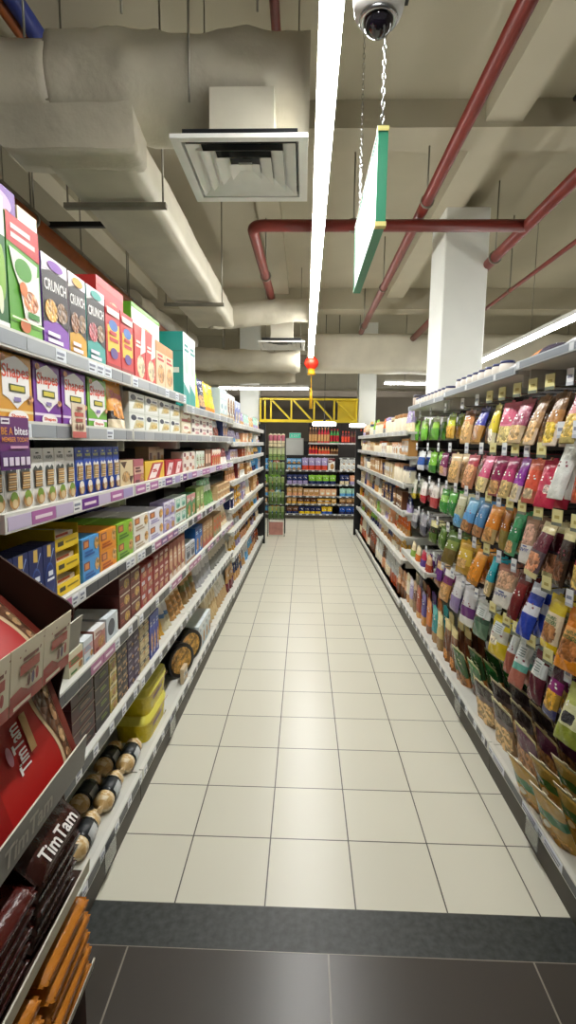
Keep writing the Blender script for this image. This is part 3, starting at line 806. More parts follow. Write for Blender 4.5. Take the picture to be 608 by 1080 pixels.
stand_left(195, 207, 3, Z6, 'brown cookie pouch with olive label', S6, .16, [(0, '9a7a4a'), (.5, '7a7a4a'), (.75, 'b08a5a')], None, t=.08)
stand_left(208, 222, 4, Z6, 'silver foil snack pouch with white cap', S6, .18, [(0, 'b0b0b4'), (.5, 'd9dadc'), (.8, 'eeeeec')], None, t=.08)
stand_left(223, 238, 7, Z6, 'grey and cream snack pouch', S6, .17, [(0, '8a8a84'), (.5, 'd6cfc0'), (.8, 'c9c9c4')], None, t=.08)
# --- bottom shelf
def roll_proto():
    r, L = .037, .17
    m = MB()
    M = Matrix.Rotation(PI / 2, 4, 'Y')
    prof = [(.012, -L / 2 - .03), (.009, -L / 2 - .012), (r * .7, -L / 2), (r, -L / 2 + .012), (r, -.045), (r, .045), (r, L / 2 - .012), (r * .7, L / 2), (.009, L / 2 + .012), (.012, L / 2 + .03)]
    prof = [(.012, -L / 2 - .03), (.009, -L / 2 - .012), (r * .7, -L / 2)] + [(r * (1 - .035 * (q % 2)), -L / 2 + .012 + (L - .024) * q / 24) for q in range(25)] + [(r * .7, L / 2), (.009, L / 2 + .012), (.012, L / 2 + .03)]
    m.lathe(prof, 18, 'd6b988', 1, (0, r, r), M=M, cf=lambda k, s: ('e9d6b0', 'd3b27c', 'c9a468', 'dcc294')[(k * 7 + s * 3 + (k * s) % 5) % 4])
    lb = MB(); lb.lathe([(r + .0008, -.042), (r + .0015, -.041), (r + .0015, .041), (r + .0008, .042)], 16, '24282b', 1, (0, r, r), M=M)
    lb.lathe([(r + .0019, -.03), (r + .0019, .03)], 16, cf=lambda k, s: 'c9cdcd' if 10 <= s <= 12 else '24282b', at=(0, r, r), M=M)
    return ('cookie_roll', m.mesh('cookie_roll'), [('black_label', lb.mesh('black_label'), [])])
rp = roll_proto()
for i, yy in enumerate((1.60, 1.83, 2.06)):
    for q in range(2):
        put_left(rp, yy - .03 * q, .04 + q * .078, Z7 - .0115, 'clear-wrapped cookie roll with black label', S7, 'cookie roll', rot=R(4 - 5 * q), iy=i, ny=3, ip=q, npd=2)
put_left(rp, 1.55, .30, Z7 - .0115, 'clear-wrapped cookie roll with black label deep in shade', S7, 'cookie roll')
def tub(w, d, h):
    m = MB(); n = 24
    def ring(s, z, wv=1.):
        o = []
        for i in range(n):
            t = 2 * PI * i / n
            cx, sy = math.cos(t), math.sin(t)
            o.append((math.copysign(abs(cx) ** .35, cx) * w / 2 * s, d / 2 + math.copysign(abs(sy) ** .35, sy) * d / 2 * s, z))
        return o
    def loft(mm, rs, c):
        k = len(mm.v)
        for q in rs: mm.v += q
        for a in range(len(rs) - 1):
            for i in range(n):
                j = (i + 1) % n
                mm.f.append((k + a * n + i, k + a * n + j, k + (a + 1) * n + j, k + (a + 1) * n + i)); mm.c.append(c); mm.m.append(1); mm.s.append(True)
        mm.poly(rs[-1], c, 1)
    loft(m, [ring(.9, 0), ring(.97, h * .7)], 'd6c21a')
    f = Face(m, w, h, -.001); f.rect(.2, .46, .62, .6, '6a3a1c'); f.rect(.7, .14, .84, .22, '8a7a1c'); f.rect(.08, .68, .92, .72, 'a8702a')
    l = MB(); loft(l, [ring(1.0, h * .72), ring(1.0, h * .8), ring(.96, h * .82), ring(.96, h * .96), ring(.9, h)], 'ece25c')
    return ('biscuit_tub', m.mesh('biscuit_tub'), [('lid', l.mesh('lid'), [])])
tb = tub(.34, .17, .125)
for k in range(2): put_left(tb, 2.36 + .01 * k, .035, Z7 - .0115 + k * .126, 'yellow rectangular biscuit tub with pale lid', S7, 'tub', iz=k, nz=2)
# two round black tins stood on edge
def tin():
    M = Matrix.Rotation(PI / 2, 4, 'X')
    m = MB(); r = .10
    m.lathe([(r * .96, -.05), (r, -.047), (r, .0), (r, .0)], 24, '1f1c1a', 0, (0, .05, r), M=M)
    l = MB(); l.lathe([(r * 1.02, -.0), (r * 1.02, .022), (r, .026), (r * .84, .026), (r * .8, .024), (0.0001, .024)], 24, cf=lambda k, s: 'c99a4a' if k == 4 else '1f1c1a', m=lambda k: 2 if k == 4 else 0, at=(0, .026, r), M=M)
    return ('biscuit_tin', m.mesh('biscuit_tin'), [('lid', l.mesh('lid'), [])])
tn = tin()
for i, (yy, z_) in enumerate(((2.90, .05), (3.13, .055))): put_left(tn, yy, .055, Z7 - .0115, 'round black biscuit tin stood on edge with golden centre', S7, 'tin', rot=R(-32), iy=i, ny=2)
lrun(184.5, 189, 1, Z7, 'low clear tray of cream cakes before the tins', S7, 'd8c2a0', generic('d8c2a0', 'e9e2d2', '6a6a70', 4), .09, din=.02, d=.02)
lrun(204, 217, 4, Z7, 'white and pale blue cracker box', S7, 'cdd9dc', generic('cdd9dc', 'eef2f2', '8a9aa6', 2), .17, d=.12, side='e3ecee')
stand_left(217.5, 229, 5, Z7, 'tall cream rusk pouch', S7, .25, [(0, 'd9bd8a'), (.5, 'ead9b4'), (.8, 'f0e6c9')], None, t=.09)
stand_left(229.5, 238.6, 5, Z7, 'white and tan rusk pouch', S7, .2, [(0, 'c9a878'), (.5, 'f0eee6')], None, t=.09)

# --- far bays of the left shelving: closer shelves of small mixed goods
PAL = ['red', 'cream', 'purple', 'sky', 'orange', 'lime', 'navy', 'pink', 'brown', 'white', 'yellow', 'teal', 'maroon', 'tan', 'lilac', 'forest', 'gold', 'silver', 'rust', 'blue', 'beige', 'magenta', 'olive', 'mint']
_mesh_cache = {}
def small_proto(kind, c1, c2, w, h, d, nm=''):
    key = (kind, c1, c2, round(w, 2), round(h, 2), nm)
    if key in _mesh_cache: return _mesh_cache[key]
    if kind == 'snack box': p = proto_box(nm + '_box', w * .95, h, d, c1, generic(c1, c2, 'white' if c2 != 'white' else 'tan', len(_mesh_cache) % 5))
    elif kind == 'snack pouch': p = pouch(nm + '_pouch', w * .96, h, .06, [(0, c2), (.4, c1)], (.2, .12, .8, .42, c2, 3), stand=True, items=pitems('white' if c1 != 'white' else 'red'), res=(8, 14))
    elif kind == 'jar': p = jar('jar', min(w * .47, .05), h, c1, c2, 'ivory')
    else: p = bottle('bottle', min(w * .46, .042), h, c1, c2, c2)
    _mesh_cache[key] = p
    return p
def fill(y0, y1, z, hmax, place, seed, putf, runs, kinds, nmin=2, nmax=4, pal=PAL, wr=(.07, .12), nm='cookie', x=None):
    rnd = random.Random(seed)
    y = y0; used = set(); k = 0
    while y < y1 - .05 and k < runs:
        k += 1
        kind = rnd.choice(kinds)
        for _ in range(40):
            c1, c2 = rnd.sample(pal, 2)
            if (kind, c1, c2) not in used: break
        used.add((kind, c1, c2))
        n = rnd.randint(nmin, nmax)
        w = rnd.uniform(*wr)
        if y + n * w > y1: n = int((y1 - y) / w)
        if n < 1: break
        h = hmax * (rnd.uniform(.72, .98) if nm != 'grocery' else rnd.uniform(.88, 1.0))
        d = .08
        nz = 1
        if kind == 'snack box' and hmax > .12 and rnd.random() < .4: nz = 2; h = hmax * .45
        p = small_proto(kind, c1, c2, w, h, d, nm)
        for i in range(n):
            for q in range(nz):
                putf(p, y + w * (i + .5), z - .0115 + q * (h + .001), '%s and %s %s' % (c1, c2, kind), place, kind, i, n, q, nz, rnd, x)
        y += n * w + .01
def pf_left(p, y, z, desc, place, kind, i, n, q, nz, rnd, x):
    dn = .03 if kind == 'snack box' else .075
    put_left(p, y, dn + rnd.uniform(0, .02), z, desc, place, kind.split()[-1], rot=rnd.uniform(-.06, .06), iy=i, ny=n, iz=q, nz=nz)
FPL = ['on top shelf of far left bays', 'on second shelf of far left bays', 'on third shelf of far left bays', 'on fourth shelf of far left bays', 'on fifth shelf of far left bays', 'on sixth shelf of far left bays', 'on seventh shelf of far left bays', 'on bottom shelf of far left bays']
WARM = ['cream', 'brown', 'tan', 'white', 'rust', 'beige', 'navy', 'maroon', 'gold', 'silver', 'ivory', 'lilac', 'sky', 'cookie', 'nut', 'peach']
CL = [.17, .125, .10, .155, .2, .16, .19, .25]
for k in range(8):
    fill(4.68, 7.68, FZ[k], CL[k], FPL[k], 100 + k, pf_left, 14, ['snack box', 'snack pouch', 'snack pouch'] if k < 5 else ['snack pouch'], 2, 4, WARM if k > 1 else ['white', 'cream', 'sky', 'lilac', 'beige', 'silver', 'peach', 'tan', 'mint'], (.09, .15))

# =================================================================== RIGHT SIDE: PEGS AND POUCHES
ROWZ = [1.745, 1.485, 1.24, .975, .71]
RW = ['on first peg row', 'on second peg row', 'on third peg row', 'on fourth peg row', 'on lowest peg row']
XT = .95             # tips of the pegs
def hook_proto(tagc, L):
    m = MB()
    m.tube([(0, 0, 0), (0, .02, -.012), (0, L, -.004)], .0028, 'silver', 0, 6)
    t = MB()
    W_ = .026 if tagc != 'e8ebee' else .017
    t.box(-W_, W_, -.004, -.001, -.026, .034, tagc); t.box(-W_, W_, -.0045, -.004, -.026, -.014, '6c7468' if tagc != 'e8ebee' else 'c3c8d0')
    t.box(-.012, .012, -.0046, -.004, .0, .012, 'b9a85a' if tagc != 'e8ebee' else '8d93a6')
    return ('peg_hook', m.mesh('peg_hook', [chrome]), [('price_tag', t.mesh('price_tag'), [])])
HOOK = {c: hook_proto(c, .405) for c in ('e6dfa0', 'e8ebee')}
# (px0, px1, zones bottom->top, window, kind words, sticker, drop)
def Z(*a): return [(a[i], a[i + 1]) for i in range(0, len(a), 2)]
WIN = (.12, .06, .88, .5)
ROWS = [
 [   # first row (from far to near), measured across the photograph
  (428, 435, Z(0, '5fae2f', .5, '8fd04a'), None, 'lime green slim pouch'), (436, 444, Z(0, '6fb83a', .6, 'a3d95a'), None, 'pale lime slim pouch'), (445.5, 456, Z(0, '5f9f3a', .55, '9ad04a', .85, 'dfe9c0'), None, 'leaf green pouch with pale crest'),
  (458, 474, Z(0, 'd9b25a', .55, 'cfd84a', .8, 'a8c93a'), (.1, .05, .9, .55, 'gold', 2), 'yellow-green pouch with golden window'), (476, 490, Z(0, 'd8b07a', .6, 'c98a5a', .85, '8a5a3a'), (.1, .1, .9, .7, 'cashew', 2), 'tan nut pouch with brown crown'),
  (492, 503, Z(0, 'b88a4a', .5, '3a3f9a'), (.15, .06, .85, .48, 'nut', 3), 'indigo pouch with brown nut window'), (505.5, 514, Z(0, 'e9e2b8', .3, 'dcc93a', .8, 'e9dd6a'), (.15, .06, .85, .4, 'ivory', 2), 'yellow pouch with pale window'),
  (516, 529, Z(0, 'e0d2a0', .45, 'd9809a', .5, 'cf6580'), (.08, .04, .92, .46, 'e3d08a', 2), 'rose pink pouch with pale nut window'), (531, 544, Z(0, 'd0b892', .4, '9a4a62', .8, 'a85a6a'), (.1, .05, .9, .4, 'd9b47a', 2), 'dusky plum pouch with tan window'),
  (547, 559, Z(0, 'd8bfa0', .35, 'a8835a', .7, '8a6a4a'), (.1, .05, .9, .5, 'cashew', 2), 'tan pouch with cashew window'), (562, 578, Z(0, 'e9dcc9', .42, 'a8763f', .7, '7a5a3a'), (.1, .04, .9, .46, 'd9b93a', 2), 'brown pouch with yellow mixed snack window'),
  (583, 597, Z(0, 'b0a060', .4, 'c98a8a', .7, '8a3f4a'), (.1, .1, .9, .55, 'd8b85a', 2), 'maroon and cream pouch with golden pieces'), (600, 622, Z(0, '4f1a28', .5, '6a2a3a', .8, 'd9c8b8'), (.1, .3, .9, .62, 'd0a0a0', 2), 'dark maroon pouch with pink flower picture')],
 [
  (426, 433, Z(0, 'e4e6ea', .4, '4a78b8', .8, 'd9dde2'), None, 'white and blue slim pouch'), (434, 442, Z(0, 'd6dbe4', .3, '3a63b0', .75, 'eef0f2'), None, 'blue banded white slim pouch'), (444, 455, Z(0, '3f7f2f', .4, '7dbb3f'), None, 'bright green slim pouch'),
  (457, 463.5, Z(0, 'c9a0a8', .4, '7a2f5a'), (.15, .1, .85, .45, 'tan', 3), 'plum slim pouch with tan window'), (465, 480, Z(0, 'd8b48a', .8, 'd9c39a'), (.08, .08, .92, .8, 'cashew', 2), 'clear pouch full of pale nuts'), (482, 497, Z(0, 'b87a5a', .7, 'a83f4a'), (.08, .1, .92, .75, 'd0986a', 2), 'red-topped pouch full of reddish nuts'),
  (499, 510, Z(0, 'e0cfa0', .42, 'd04f78', .7, 'd96a8c'), (.1, .05, .9, .42, 'e3d08a', 2), 'hot pink pouch with pale window'), (512, 521, Z(0, 'a05a5a', .42, '8a1f4f'), (.1, .05, .9, .4, 'tan', 2), 'dark magenta pouch with tan window'),
  (523.5, 533, Z(0, 'cbb37a', .42, 'c03a72', .75, 'a03060'), (.1, .05, .9, .44, 'd6b878', 2), 'fuchsia pouch with muesli window'), (534.5, 544, Z(0, 'ded6cc', .4, '9a3fa8', .5, '8a2f98'), (.12, .04, .88, .42, 'cdbb90', 2), 'violet pouch with muesli window'), (546, 557, Z(0, 'b55a4a', .3, 'd9583f', .8, 'd06a50'), (.15, .1, .85, .34, 'beige', 2), 'coral orange pouch with pale stripe'),
  (559, 574, Z(0, 'c9304f', .35, 'd95a70', .5, 'c43a55', .8, 'b82a48'), (.45, .3, .95, .5, 'd9c0b8', 3), 'crimson pouch with white swirl'), (577, 592, Z(0, 'd9dcd6', .7, 'c9cec6'), None, 'plain silver white back pouch'), (594, 607, Z(0, 'a8574a', .3, 'd9582a'), (.2, .06, .8, .3, 'rust', 2), 'orange-red pouch with rust window'), (609, 628, Z(0, 'c9a0a0', .5, '8a5a5f'), (.1, .1, .9, .62, 'cashew', 2), 'dusky rose pouch with round snack picture')],
 [
  (428, 436, Z(0, 'd8c84a', .3, 'e9e6d8', .6, 'dfe3d2'), (.2, .3, .8, .6, 'green', 3), 'white candy pouch with green picture'), (437, 447, Z(0, 'b82a3a', .4, 'e6d9d4', .75, 'f0eeea'), None, 'white and red candy pouch'), (448.5, 457, Z(0, 'b8474a', .5, 'd9d0c8'), None, 'cream and rose candy pouch'),
  (459, 466, Z(0, '3f8f3f', .5, '9ad06a', .8, '4a8f3f'), None, 'small green twin pouch'), (467, 474, Z(0, '2f7a3f', .6, '5fae4a'), None, 'small dark green pouch'), (476, 484, Z(0, '6fa0c0', .3, 'b8b890', .7, 'c9c9a8'), (.1, .1, .9, .4, 'sky', 3), 'sage pouch with sky blue base'),
  (486, 497, Z(0, '8a5a3a', .3, '5a9ad0', .6, '7ab8e0'), (.1, .04, .9, .34, 'nut', 2), 'light blue pouch with nut base'), (499, 508, Z(0, 'b8835a', .3, '4a86b8'), (.1, .04, .9, .32, 'nut', 2), 'mid blue pouch with nut base'), (510, 520, Z(0, 'c9b07a', .4, 'd9862a', .8, 'e0973a'), (.12, .05, .88, .42, 'cookie', 2), 'amber orange pouch with cookie window'),
  (522, 530, Z(0, '8a7a3a', .5, 'a8681f'), None, 'olive and amber pouch'), (532.5, 543, Z(0, '4a8f6a', .35, '1f7a4a', .7, '2f9a5f'), (.15, .05, .85, .34, 'tan', 3), 'emerald green pouch with small tan window'), (545, 556, Z(0, 'e9e6e0', .42, 'b89880', .8, '9a7a62'), (.1, .45, .9, .9, 'c9a08a', 2), 'white-bottomed pouch with brown nut picture'),
  (559, 577, Z(0, 'd9cf9a', .1, '5a4a50', .5, '5f2232', .85, 'e3d7a0'), (.06, .1, .94, .45, 'd0906a', 2), 'maroon nut pouch with cream ends'), (580, 596, Z(0, '3a2a1c', .5, '2a1a16', .85, 'd9cf9a'), (.1, .1, .9, .45, 'brown', 2), 'dark brown pouch with cream crest'), (598, 620, Z(0, '3f2a4a', .45, '8a1f2a', .8, 'e9dc8a'), (.1, .1, .9, .5, 'cfae5a', 2), 'dark red pouch with yellow crest and mixed nuts')],
 [
  (430, 438, Z(0, '6a6a72', .4, 'b9b9be', .8, 'e2e2e2'), None, 'silver grey small pouch'), (439, 447, Z(0, '5a5a66', .5, '9a9aa2'), None, 'dark grey small pouch'), (449, 457, Z(0, '4f6a2a', .5, '2f3a1f', .8, 'd9d29a'), None, 'black and olive pouch with cream crest'),
  (458, 468, Z(0, '4a6a2f', .5, '5a7a35'), None, 'moss green pouch'), (470, 479, Z(0, '6a5a2a', .5, '7a8a3f', .8, '4f6a2f'), None, 'olive herb pouch'), (481, 494, Z(0, 'b8903a', .3, 'd9b84a', .8, 'c9a03a'), (.15, .2, .85, .5, 'cashew', 2), 'shiny gold nut pouch'),
  (496, 510, Z(0, 'a8702a', .15, 'd98a24', .8, 'e09a30'), (.12, .1, .88, .48, 'amber', 2), 'bright orange nut pouch'), (512.5, 520, Z(0, 'c9b07a', .4, '1f97a8', .7, '35b0bf'), (.12, .04, .88, .4, 'beige', 2), 'turquoise blue pouch with beige window'),
  (522, 538, Z(0, 'eceae2', .45, 'c0a58a', .85, '9a6a5a'), (.08, .5, .92, .9, 'c9a080', 2), 'large white-bottomed pouch with nut picture'), (541, 551, Z(0, '6a1a1c', .5, '7a1f20', .85, '5a1416'), None, 'deep red pouch in shade'),
  (556, 570, Z(0, '2a45b0', .45, 'dfe2ea', .65, '2a45b0', .85, 'c9ced9'), None, 'royal blue pouch with white waist'), (573, 592, Z(0, 'e0c21c', .14, 'ead9b8', .72, 'e0c93a'), (.1, .16, .9, .5, 'b07a4a', 2), 'yellow mixed nut pouch with cream panel'), (596, 620, Z(0, 'd9861f', .2, 'e0a05a', .72, 'c9741a'), (.1, .18, .9, .52, 'b0703a', 2), 'orange mixed nut pouch with cream panel')],
 [
  (449, 456, Z(0, 'c98a3a', .35, '5a2f6a'), None, 'purple and amber slim pouch'), (457, 465, Z(0, '8a5a3a', .3, '6a3a8a', .8, 'd9b88a'), None, 'violet slim pouch with tan crest'), (467, 475, Z(0, 'c09058', .6, '7a3a6a', .85, 'f0eeea'), (.1, .05, .9, .55, 'tan', 2), 'tan pouch with purple and white crest'),
  (477, 486, Z(0, '8a7aa8', .5, 'd6d6da', .8, 'e6e6e8'), None, 'pale silver pouch with lilac base'), (488, 500, Z(0, 'e4e4e2', .25, '6a3a78', .55, 'd2d2d6'), None, 'silver pouch with purple waist'), (502, 515, Z(0, '5a7a62', .45, '3f5a4a', .6, 'd9dedc'), None, 'grey green pouch with white top'),
  (518, 536, Z(0, 'd9c01f', .42, 'd6d6c9', .75, 'd9c93a'), (.1, .3, .6, .5, 'ivory', 2), 'yellow pouch with pale upper sticker'), (539, 546, Z(0, 'a05a4a', .5, 'd6dedc'), None, 'white-topped rust slim pouch'), (548, 560, Z(0, 'b06a5a', .35, '6ab0a0', .5, 'd9e2de'), None, 'teal and rose pouch with white sticker'),
  (563, 578, Z(0, '5a2030', .55, 'dfe6e6', .85, '5a2030'), None, 'burgundy pouch with tall white sticker'), (582, 598, Z(0, '3a3a6a', .2, 'a8853a', .55, '8a2a72', .8, '3a1a28'), (.12, .15, .88, .55, 'gold', 2), 'purple-lit dark pouch with golden pieces'), (602, 625, Z(0, '8f9a3a', .3, 'd6d6a8', .7, 'b9c06a'), (.2, .35, .7, .55, 'charcoal', 3), 'pale green cream pouch with black emblem')],
]
TEXTS = {'yellow mixed nut pouch with cream panel': ("NATURE'S", 'WONDERS', '2f6a3a'), 'orange mixed nut pouch with cream panel': ("NATURE'S", 'WONDERS', '2f6a3a'), 'large white-bottomed pouch with nut picture': ('', 'GIVVY', '2f4a9a'), 'white-bottomed pouch with brown nut picture': ('', 'GIVVY', '2f4a9a')}
HGT = [.19, .182, .19, .19, .19]
for ri, row in enumerate(ROWS):
    rnd = random.Random(900 + ri)
    for bi, (px0, px1, zones, win, desc) in enumerate(row):
        zr = ROWZ[ri]
        ya, yb = yr(px1), yr(px0)
        yc, wd = (ya + yb) / 2, min(.155, (yb - ya) * .86)
        h = HGT[ri] * (.8 if px1 < 475 else 1.0) * rnd.uniform(.96, 1.05)
        if ri == 1 and px0 > 575: h *= 1.12; zr = ROWZ[1] + .075
        if ri in (2, 3) and px0 > 555: h *= 1.1
        t = .05 if wd > .1 else .038
        it = None
        if desc in TEXTS:
            a, b, c_ = TEXTS[desc]
            va, vb = (.6, .53) if b[0] == 'W' else (.36, .25)
            def it(f, a=a, b=b, c_=c_, va=va): (f.txt(a, .2, va, .8, va + .065, c_) if a else f.bars(.2, va, .7, va + .05, c_, 1)); f.txt(b, .14, va - .09, .86, va - .015, c_)
        elif win is not None or len(zones) > 1:
            tone = 'white' if sum(C(zones[-1][1])[:3]) < 1.3 else '7a2a3a'
            v0 = max(.55, (win[3] + .06) if win else .55)
            if v0 < .78:
                def it(f, v0=v0, tone=tone): f.bars(.2, v0, .8, v0 + .13, tone)
        st = 'sticker' in desc or 'white top' in desc
        P = pouch('snack_pouch', wd * .95, h, t, zones, win, it, True, sticker=st)
        far = px1 < 475
        nd = 2
        tilt0 = R(rnd.uniform(8, 19)) if not far else R(5)
        zoff = 0.0
        for q in range(nd):
            x = XT + .035 + q * (t * .9 + .012)
            tl = tilt0 * (1 - .3 * q)
            put_right(P, yc + rnd.uniform(-.006, .006), x, zr - .036, desc, RW[ri], 'pouch', rot=(rnd.uniform(-.05, .38) if not far else rnd.uniform(0, .15)) - .1 * q, tilt=-tl, ip=q, npd=nd)
        tg = 'e6dfa0' if px0 > 505 and rnd.random() < .65 else 'e8ebee'
        hk = build(HOOK[tg], (XT - .012, yc + .012, zr + .012), (0, 0, RZR + (.25 if not far else .1)))
        set_labels(hk, ('cream-tagged' if tg[0:2] == 'e6' else 'white-tagged') + ' hook of ' + desc, RW[ri], 'hook')

# =================================================================== RIGHT BOTTOM SHELF (near)
RB = 'on bottom right shelf'
ZB = .15 - .0115
def leaning(proto, y, x, desc, lean, rot, **k):
    put_right(proto, y, x, ZB, desc, RB, 'pouch', rot=R(rot), tilt=R(-lean), **k)
gp = pouch('snack_pouch', .17, .2, .07, Z(0, 'c07a3a', .3, '2f5a2a'), (.08, .04, .92, .4, 'nut', 2), stand=True, header='d8cf92', items=pitems('d9d9a0'))
gp2 = pouch('snack_pouch', .17, .2, .07, Z(0, '1f4a24', .5, '2a6a30'), (.1, .05, .9, .42, 'brown', 2), stand=True, header='c9c98a', items=pitems('e0e0b0'))
for q in range(4):
    leaning(gp, 2.92 - .02 * q, .965 + .09 * q, 'green and brown snack pouch leaning back', -16, 8, ip=q, npd=4)
    leaning(gp2, 2.73 - .015 * q, 1.0 + .085 * q, 'dark green snack pouch leaning back', -18, 4, ip=q, npd=4)
cp = pouch('nut_pouch', .19, .195, .075, Z(0, '8a6a45', .62, '6a5a58', .74, '3a3030'), (.05, .04, .95, .6, 'e6c48c', 2), stand=True, header='ddd2a0')
cp2 = pouch('nut_pouch', .18, .19, .07, Z(0, '7a5a42', .66, '5a2a44'), (.05, .04, .95, .64, 'nut', 2), stand=True, header='d6c890')
for q in range(4):
    leaning(cp, 2.49 - .015 * q, .955 + .082 * q, 'clear pouch of pale cashew nuts with cream top', -14, 10, ip=q, npd=4)
    leaning(cp, 2.27 - .015 * q, .965 + .082 * q, 'clear pouch of pale cashew nuts beside first cashew row', -14, 6, ip=q, npd=4)
    leaning(cp2, 2.06 - .01 * q, .98 + .08 * q, 'purple-topped clear pouch of brown nuts', -12, 4, ip=q, npd=4)
ggp = pouch('nut_pouch', .17, .19, .08, Z(0, 'c09a4a', .52, '2f7a48', .76, 'c09a4a'), (.06, .04, .94, .3, 'd0a052', 2), stand=True, header='e6dcb4', items=lambda f: f.ell(.42, .42, .1, .08, 'f2eee0'))
for i, yy in enumerate((1.70, 1.875)):
    for q in range(3):
        leaning(ggp, yy, .925 + .012 * (1 - i) + .085 * q, 'golden nut pouch with green band', -26, 14, iy=i, ny=2, ip=q, npd=3)
brp = pouch('snack_pouch', .13, .25, .07, Z(0, '8a5a2f', .3, '6a3a1f', .7, '7a4a26', .85, 'd9c88a'), (.15, .08, .85, .3, 'amber', 3), stand=True)
orp = {n: pouch('snack_pouch', .12, .24, .06, z, None, stand=True, items=pitems('f0eee0')) for n, z in (('cream', Z(0, '9a7a4a', .35, 'd9c27a', .75, 'efe3a8')), ('teal', Z(0, 'b08a5a', .3, '1f8f97', .7, '2fa5a8')), ('orange', Z(0, '8a5a3a', .25, 'd9762f', .7, 'e08a40')), ('violet', Z(0, 'c98a3a', .3, '4a3a8a', .8, '6a55a8')), ('rust', Z(0, 'd9a05a', .2, 'a8452a', .8, 'b9573a')), ('umber', Z(0, '8a6a4a', .4, '6a3a2a', .8, 'c9a07a')), ('lilac', Z(0, 'c9b08a', .3, 'a99cc9', .8, 'e0daea')), ('ivory', Z(0, 'c08a5a', .3, 'ece2c9', .8, 'd9c9a0')))}
for q in range(3):
    for i in range(2): put_right(brp, 3.1 + .145 * i, .96 + .08 * q, ZB, 'tall brown snack pouch standing', RB, 'pouch', tilt=R(4), iy=i, ny=2, ip=q, npd=3)
for j, (n, yy) in enumerate((('cream', 3.42), ('teal', 3.56), ('orange', 3.73), ('violet', 3.9), ('rust', 4.08), ('umber', 4.22), ('lilac', 4.36), ('ivory', 4.49))):
    for q in range(2): put_right(orp[n], yy, .955 + .075 * q, ZB, 'tall %s snack pouch standing' % n, RB, 'pouch', tilt=R(4), ip=q, npd=2)
# near part of the bottom shelf, mostly below the frame edge
for i in range(3): put_right(ggp, 1.25 + .16 * i, 1.0, ZB, 'golden nut pouch nearest the cream price labels', RB, 'pouch', tilt=R(18), iy=i, ny=3)
# jars and packets on the deep top shelf
ZT = 1.865
jp = jar('jar', .036, .066, 'c9bfb4', '232c5c', 'd9d2c8')
for k, (y0, n) in enumerate(((2.5, 8), (3.44, 10))):
    zz = (ZT - .015 * (k + 1)) - .0115
    for i in range(n):
        put_right(jp, y0 + .1 * i, .935, zz, 'small spread jar with navy lid', ('on second bay right top shelf', 'on third bay right top shelf')[k], 'jar', iy=i, ny=n)
for i, (yy, r_, c) in enumerate(((4.43, .052, '6a5a50'),)):
    put_right(jar('jar', r_, .1, c, '2a2a3a', 'c9b8a8'), yy, .95, ZT - .03 - .0115, 'squat brown jar with dark lid at end', 'on third bay right top shelf', 'jar')
fl = MB(); fl.grid(lambda u, v: ((u - .5) * .2, v * .16, .012 + .04 * math.sin(PI * u) ** .6 * math.sin(PI * v) ** .6), 10, 8, lambda u, v: 'e6e6e8' if v < .5 else '9ab8cf', 1)
fl.grid(lambda u, v: ((u - .5) * .2, v * .16, .012 - .0115 * math.sin(PI * u) ** .4 * math.sin(PI * v) ** .4), 6, 6, 'd0d4d8', 1, flip=True)
fm = ('snack_packet', fl.mesh('snack_packet'), [])
for i in range(2): put_right(fm, 2.28 - .42 * i if i else 2.36, .9, (ZT - .015 - .0115) if not i else ZT - .0115, 'white and blue packet lying flat', ('on second bay right top shelf', 'on nearest right top shelf')[i], 'packet')
ol = MB(); ol.grid(lambda u, v: ((u - .5) * .24, v * .18, .012 + .05 * math.sin(PI * u) ** .6 * math.sin(PI * v) ** .6), 10, 8, lambda u, v: 'd98a4a' if u < .5 else '3f3a52', 1)
ol.grid(lambda u, v: ((u - .5) * .24, v * .18, .012 - .0115 * math.sin(PI * u) ** .4 * math.sin(PI * v) ** .4), 6, 6, '8a5a3a', 1, flip=True)
put_right(('snack_packet', ol.mesh('snack_packet'), []), 2.12, .9, ZT - .0115, 'orange and dark packet lying flat', 'on nearest right top shelf', 'packet')

# far bays of the right run
def pf_right(p, y, z, desc, place, kind, i, n, q, nz, rnd, x):
    dn = .03 if kind == 'snack box' else .075
    put_right(p, y, XR + dn + rnd.uniform(0, .02), z, desc, place, kind.split()[-1], rot=rnd.uniform(-.08, .08), iy=i, ny=n, iz=q, nz=nz)
GPL = ['on top shelf of far right bays', 'on second shelf of far right bays', 'on third shelf of far right bays', 'on fourth shelf of far right bays', 'on fifth shelf of far right bays', 'on sixth shelf of far right bays', 'on bottom shelf of far right bays']
MIX = ['cream', 'white', 'brown', 'ivory', 'tan', 'lime', 'orange', 'navy', 'silver', 'beige', 'peach', 'lilac', 'gold', 'grey', 'nut', 'cookie']
CLR = [.2, .16, .19, .19, .16, .16, .3]
for k in range(7):
    fill(4.6, 8.55, RF[k], CLR[k], GPL[k], 300 + k, pf_right, 16, [['jar', 'snack pouch'], ['jar', 'snack box'], ['snack box', 'snack box', 'jar'], ['snack pouch', 'snack box'], ['snack pouch', 'snack box'], ['snack pouch'], ['snack pouch']][k], 2, 4, MIX if k not in (6,) else ['orange', 'rust', 'white', 'brown', 'cream', 'silver', 'ivory', 'tan', 'peach', 'lilac'], (.085, .15), 'dried_food')
